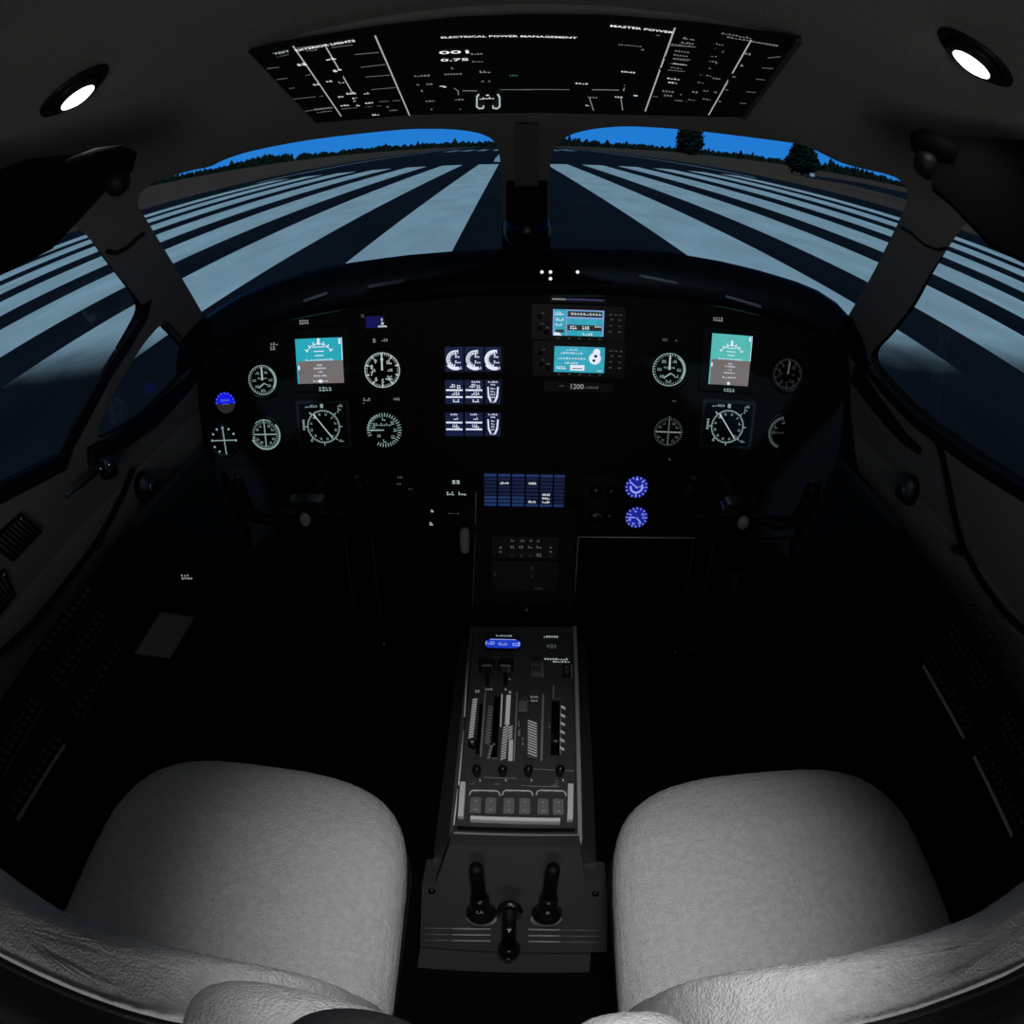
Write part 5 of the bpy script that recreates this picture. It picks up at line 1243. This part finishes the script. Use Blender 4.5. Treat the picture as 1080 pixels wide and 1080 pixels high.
# grey pad + small lit legend on the left console
FP = Plane(CBL.at(0, 0, .008), CBL.u, CBL.v)
pp = [FP.uv(*p) for p in ((171, 645.5), (205.5, 650.5), (179.5, 694.5), (144, 689.5))]
cc = FP.hit(175, 670); c2 = FP.uv(175, 670)
s = MB(); s.prism([(a - c2[0], b - c2[1]) for a, b in reversed(pp)], -.006, 0, ch=.001)
tag(s.build('note_pad', papermat, mw=FP.frame(cc)), 'grey rectangular pad lying in the dark beside the left console', 'pad')
FT = Plane((-.62, .98, .66), (1, .1, 0), (0, .3, 1))
c = FT.hit(197, 608.5); s = MB(); s.prism(rrect(.05, .022, .004), -.02, 0); t = empty('side_readout', 'tiny dim lit readout on the left side above the grey pad', 'indicator', mw=FT.frame(c)); s.build('housing', bezelmat, t)
s = Art(); s.blob((0, 0), .026, .011, .0005, 4); s.build('legend', E_grey, t)

# ================================================================== SIDEWALL FITTINGS
def cable(name, label, pts, r, m=black, lift=None):
    s = MB(); P_ = []
    for p in dens(pts, False, 12):
        h_ = shell_hit(*p); P_.append(h_ + shell_nrm(h_) * (lift if lift is not None else r * .8))
    s.tube(P_, r, n=8); return tag(s.build(name, m), label, 'cable')
cable('headset_cable', 'black cable running down the left sidewall from the side window', [(138, 495), (128, 520), (113, 550), (98, 575), (70, 612), (35, 655), (5, 683), (-20, 700)], .0065)
cable('headset_cable', 'black cable curving down the right sidewall past a small clip', [(989, 462), (996, 480), (1003, 515), (1010, 550), (1018, 578), (1035, 610), (1060, 645), (1085, 668)], .0065)
cable('visor_cord', 'thin dark cord hooked across the left window post', [(112, 264), (121, 266), (133, 260), (145, 249), (151, 245)], .004)
cable('visor_cord', 'thin dark cord hooked across the right window post', [(950, 238), (962, 246), (976, 258), (990, 263), (1000, 261)], .003, lift=.001)
def shell_blob(name, label, cat, px, py, r, h, sx=1.0, sy=1.0, m=black, rotz=0):
    p = shell_hit(px, py); nn = shell_nrm(p); q_ = nn.to_track_quat('Z', 'Y').to_matrix().to_4x4(); q_.translation = p
    t = empty(name, label, cat, mw=q_ @ Matrix.Rotation(rotz, 4, 'Z'))
    s = MB(); s.lathe([(r * 1.05, -.002), (r * 1.05, h * .25), (r * .95, h * .45), (r * .75, h * .8), (r * .4, h), (.0005, h)], n=26, sx=sx, sy=sy); s.build('body', m, t)
    return t
t = shell_blob('air_vent', 'black round air outlet low on the left sidewall', 'air vent', 149, 514, .030, .035, .9, 1.15)
s = MB(); s.lathe([(.020, .033), (.017, .040), (.010, .038), (.0005, .036)], n=20); s.build('nozzle', blackgloss, t)
t = shell_blob('air_vent', 'black round air outlet low on the right sidewall', 'air vent', 963, 518, .027, .035, .85, 1.2)
s = MB(); s.lathe([(.018, .033), (.015, .040), (.010, .038), (.0005, .036)], n=20); s.build('nozzle', blackgloss, t)
shell_blob('cable_clip', 'small black clip holding the left sidewall cable', 'clip', 99, 575, .010, .02, 1.4, .8)
shell_blob('cable_clip', 'small black clip holding the right sidewall cable', 'clip', 1012, 580, .009, .02, 1.6, .8)
# storm window latch (left)
s = MB(); P_ = [shell_hit(*p) for p in ((100, 486), (80, 505), (58, 522))]; P_ = [p + shell_nrm(p) * (.03) for p in P_]
t = empty('window_latch', 'black latch handle with two bright screws below the left storm window', 'latch', loc=P_[0])
s.tube([p - P_[0] for p in P_], [.008, .006, .005], n=8); s.build('lever', black, t)
s = MB(); s.lathe([(.02, -.03), (.018, .0), (.012, .008), (.0005, .010)], n=18); s.build('pivot', black, t)
for dx in ((88, 493), (97, 489)):
    p = shell_hit(*dx); p = p + shell_nrm(p) * .045 - P_[0]; s = MB(); s.lathe([(.003, -.002), (.003, .001), (.0005, .002)], tuple(p), n=8); s.build('screw', metal, t)
p = shell_hit(116.8, 367); nn = shell_nrm(p); s = MB(); s.lathe([(.0035, 0), (.003, .002), (.0005, .003)], n=10); q_ = nn.to_track_quat('Z', 'Y').to_matrix().to_4x4(); q_.translation = p + nn * .011
tag(s.build('frame_rivet', metal, mw=q_), 'bright rivet on the black storm window frame', 'rivet')
# air outlets with grille at the left picture edge
for pxs, lb in ((((20, 541), (42, 560), (12, 592), (-14, 572)), 'slotted black speaker grille on the left sidewall, upper one'), (((2, 600), (14, 628), (-6, 652), (-40, 640)), 'slotted black speaker grille on the left sidewall, lower one')):
    P_ = [shell_hit(*p) for p in pxs]; c = sum(P_, Vector()) / 4; nn = shell_nrm(c)
    t = empty('speaker_grille', lb, 'grille', loc=c)
    s = MB(); a = [p - c + nn * .008 for p in P_]; b = [p - c - nn * .004 for p in P_]
    s.add(a + b, [(0, 1, 2, 3), (7, 6, 5, 4)] + [(i, (i + 1) % 4, 4 + (i + 1) % 4, 4 + i) for i in range(4)]); s.build('plate', black, t)
    s = MB()
    for k_ in range(1, 9):
        f = k_ / 9; s.tube([a[0].lerp(a[3], f).lerp(a[1].lerp(a[2], f), .08), a[0].lerp(a[3], f).lerp(a[1].lerp(a[2], f), .92)], .0016, n=5)
    s.build('slat', greyplast, t)
    s = MB(); s.lathe([(.003, 0), (.002, .003), (.0004, .003)], tuple(a[0].lerp(a[2], .12)), n=8); s.build('screw', midgrey, t)
# embossed lettering under left wall seam: small dark marks
s = Art()
# ================================================================== SUN VISORS
def visor(label, body_px, arm_px, lump_px, plx):
    pl = plx; c = pl.hit(*arm_px[-1]); o2 = pl.uv(*arm_px[-1])
    t = empty('sun_visor', label, 'sun visor', mw=pl.frame(c))
    pts = [pl.uv(*p) for p in dens(body_px, True, 30)]; pts = [(a - o2[0], b - o2[1]) for a, b in pts]
    area = sum(pts[i][0] * pts[(i + 1) % len(pts)][1] - pts[(i + 1) % len(pts)][0] * pts[i][1] for i in range(len(pts)))
    if area < 0: pts.reverse()
    s = MB(); s.prism(pts, -.008, .004); s.build('blade', visormat, t)
    s = MB(); P_ = [pl.uv(*p) for p in arm_px]; s.tube([(a - o2[0], b - o2[1], .004) for a, b in P_], [.011, .015, .016, .010][:len(P_)] if len(P_) <= 4 else .018, n=12); s.build('arm', visormat, t)
    a = pl.uv(*lump_px); s = MB(); s.lathe([(.003, -.015), (.011, -.011), (.0145, 0), (.011, .011), (.003, .015)], (a[0] - o2[0], a[1] - o2[1], 0), n=16); s.build('pivot_knob', black, t)
    return t
VL = Plane(EYE + Vector((-.465, .51, .02)), (.70, .72, 0), (-.45, .20, .85)); VR = Plane(EYE + Vector((.465, .51, .02)), (.70, -.72, 0), (.45, .20, .85))
visor('black sun visor folded against the left window top', [(-90, 190), (0, 181), (25, 171), (60, 166), (92, 167), (108, 178), (112, 198), (98, 214), (55, 259), (0, 287), (-90, 330)], [(70, 182), (100, 174), (126, 171), (141, 173)], (124, 192), VL)
visor('black sun visor folded against the right window top', [(1180, 170), (1080, 150), (1030, 147), (990, 146), (974, 158), (973, 174), (983, 184), (983, 198), (1002, 213), (1044, 257), (1080, 274), (1180, 310)], [(1010, 165), (990, 158), (972, 153), (963, 151)], (977, 174), VR)

# ================================================================== CENTER POST AND COMPASS
a, b = shell_hit(556, 134), shell_hit(556, 246)
t = empty('magnetic_compass', 'round black magnetic compass hanging on the grey center post of the windshield', 'compass', loc=EYE + Vector((0, 1.25, -.15)))
org = EYE + Vector((0, 1.25, -.15))
CPn = Plane(EYE + Vector((0, 1.17, 0)), (1, 0, 0), (0, -.33, .28))
def cp(px, py, lift=0):
    h_ = shell_hit(px, py); return h_ - ray(px, py) * (lift + .012) - org
s = MB()
pts = [(543, 131), (568, 131), (568, 190), (564, 228), (562, 246), (549, 246), (546, 228), (542.5, 190)]
rows = [((543, 131), (568, 131)), ((542.6, 150), (568, 150)), ((542.4, 170), (568, 170)), ((542.5, 190), (568, 190)), ((544, 210), (566, 210)), ((546, 228), (564, 228)), ((549, 246), (562, 246))]
vs = []
for a_, b_ in rows: vs += [cp(*a_, -.02), cp(*a_, .010), cp(*b_, .010), cp(*b_, -.02)]
fs = [(i * 4 + k_, i * 4 + k_ + 1, i * 4 + k_ + 5, i * 4 + k_ + 4) for i in range(len(rows) - 1) for k_ in range(3)] + [(0, 1, 2, 3), (27, 26, 25, 24)]
s.add(vs, fs); s.build('post_cover', mat('post_grey', (.09, .09, .09), .8), t)
s = MB(); c = cp(556, 241, .045); rb = 23.5 * (shell_hit(556, 242) - EYE).length / FPX
s.lathe([(rb * math.sin(PI * k_ / 14) + 1e-5, -rb * math.cos(PI * k_ / 14)) for k_ in range(15)], tuple(c), n=32); s.build('compass_ball', mat('compass_black', (.003, .003, .003), .3, spec=.15), t)
s = MB(); c2 = c + (EYE - org - c).normalized() * rb * .9; s.lathe([(.0012, -.006), (.0012, .006)], tuple(c2), n=6); s.build('lubber_line', lw, t)
s = MB(); q_ = [cp(*p, .0) for p in ((534, 192), (577, 192), (577, 262), (534, 262))]; q2_ = [p + Vector((0, .01, .01)) for p in q_]; s.add(q_ + q2_, [(0, 1, 2, 3), (7, 6, 5, 4)] + [(i, (i + 1) % 4, 4 + (i + 1) % 4, 4 + i) for i in range(4)]); s.build('mounting_plate', black, t)

# ================================================================== SEATS
tex = bpy.data.textures.new('pile', 'CLOUDS'); tex.noise_scale = .007; tex.noise_depth = 2
def spow(v, p): return math.copysign(abs(v) ** p, v)
def cushion(parent, name, m, c, a, b, h, e1=.28, e2=.42, nu=120, nv=60, warp=None, disp=.003):
    vs = []; fs = []
    for j in range(nv + 1):
        ph = -PI / 2 + PI * j / nv
        for i in range(nu):
            th = 2 * PI * i / nu
            x = spow(math.cos(ph), e2) * spow(math.cos(th), e1) * a; y = spow(math.cos(ph), e2) * spow(math.sin(th), e1) * b; z = spow(math.sin(ph), e2 * 1.5) * h
            p = Vector((x, y, z))
            if warp: p = warp(p)
            vs.append(p + Vector(c))
    for j in range(nv):
        for i in range(nu): fs.append((j * nu + i, j * nu + (i + 1) % nu, (j + 1) * nu + (i + 1) % nu, (j + 1) * nu + i))
    s = MB(); s.add(vs, fs, True); o_ = s.build(name, m, parent)
    bm = bmesh.new(); bm.from_mesh(o_.data); bmesh.ops.remove_doubles(bm, verts=bm.verts, dist=1e-5); bmesh.ops.recalc_face_normals(bm, faces=bm.faces); bm.to_mesh(o_.data); bm.free()
    if disp:
        sb = o_.modifiers.new('sub', 'SUBSURF'); sb.levels = 1; sb.render_levels = 1
        dm = o_.modifiers.new('pile', 'DISPLACE'); dm.texture = tex; dm.strength = disp; dm.mid_level = .5; dm.texture_coords = 'LOCAL'
    return o_
def seat(sg, label):
    t = empty('pilot_seat', label, 'seat', loc=(-.414, .352, 0) if sg < 0 else (.402, .360, 0))
    # cushion: rounded, narrower at outboard front
    def wc(p):
        f = (p.y + .27) / .54
        x = p.x * (1.0 - .10 * max(0, f) ** 2 * (1 if p.x * sg > 0 else .25)); z = p.z + .015 * math.cos(p.x * 6) * (1 if p.z > 0 else 0) - .03 * max(0, f - .75) * 2
        return Vector((x, p.y - .02 * (abs(p.x) / .26) ** 2 * max(0, f), z))
    cushion(t, 'seat_cushion', sheep, (0, .03, .535), .262, .275, .075, .45, .5, warp=wc)
    s = MB(); s.rbox(-.245, .245, -.22, .26, .40, .50, r=.06, seg=6); s.build('seat_base', leather, t)
    s = MB(); s.rbox(-.19, .19, -.17, .2, .10, .40, r=.04); s.build('pedestal_mount', black, t)
    s = MB()
    for x in (-.16, .16): s.box(x - .018, x + .018, -.3, .35, -.005, .10)
    s.build('seat_rail', metal, t)
    # backrest: curved, wings forward
    def bend(p):
        x, y, z = p
        y2 = y + .10 * (max(0, x * sg + .02) / .27) ** 2 * .55 + .03 * (max(0, -x * sg - .1) / .2) ** 2
        z2 = z + .030 * (max(0, x * sg) / .27) ** 2 * (1 if z > 0 else 0) - .020 * (max(0, -x * sg) / .26) ** 3 * (1 if z > 0 else 0)
        return Vector((x, y2 - z * .18, z2))
    cushion(t, 'backrest_cushion', sheep, (0, -.185, .725), .268, .044, .25, .30, .36, warp=bend)
    cushion(t, 'backrest_shell', leather, (0, -.235, .71), .272, .055, .250, .35, .40, warp=bend, disp=0)
    s = MB(); P_ = []
    for k_ in range(15):
        x = -.24 + .48 * k_ / 14; q_ = bend(Vector((x, 0, .235 + .012))); P_.append(q_ + Vector((0, -.222, .725)))
    s.tube(P_, .004, n=6); s.build('piping', leather, t)
    # inboard armrest folded up beside the backrest
    ar = MB()
    return t
sl = seat(-1, 'grey sheepskin-covered pilot seat on the left of the pedestal')
sr = seat(1, 'grey sheepskin-covered pilot seat on the right of the pedestal')
def armrest(parent, c, a, b, h, rz, ar_name='armrest'):
    def wr(p):
        return Vector((p.x * math.cos(rz) - p.y * math.sin(rz), p.x * math.sin(rz) + p.y * math.cos(rz), p.z - .3 * (p.x / a) ** 2 * .03))
    base_ = Vector(parent.location)
    c = Vector(c) - base_
    o_ = cushion(parent, ar_name, sheep, c, a, b, h, .8, .7, 64, 36, warp=wr, disp=.002)
    return o_
AP = Plane((0, 0, 1.0), (1, 0, 0), (0, 1, 0))
c = AP.hit(318, 1072); armrest(sl, (c.x, c.y - .018, .945), .108, .050, .055, -.12)
c = AP.hit(672, 1080); armrest(sr, (c.x, c.y - .018, .945), .050, .040, .055, 0)
c = AP.hit(380, 1100)
s = MB(); s.lathe([(.05, -.03), (.05, .045), (.044, .056), (.02, .060), (.0005, .061)], tuple(Vector((c.x, c.y - .005, .955)) - Vector(sl.location)), n=32, sy=.62); s.build('armrest_end_cap', leather, sl)
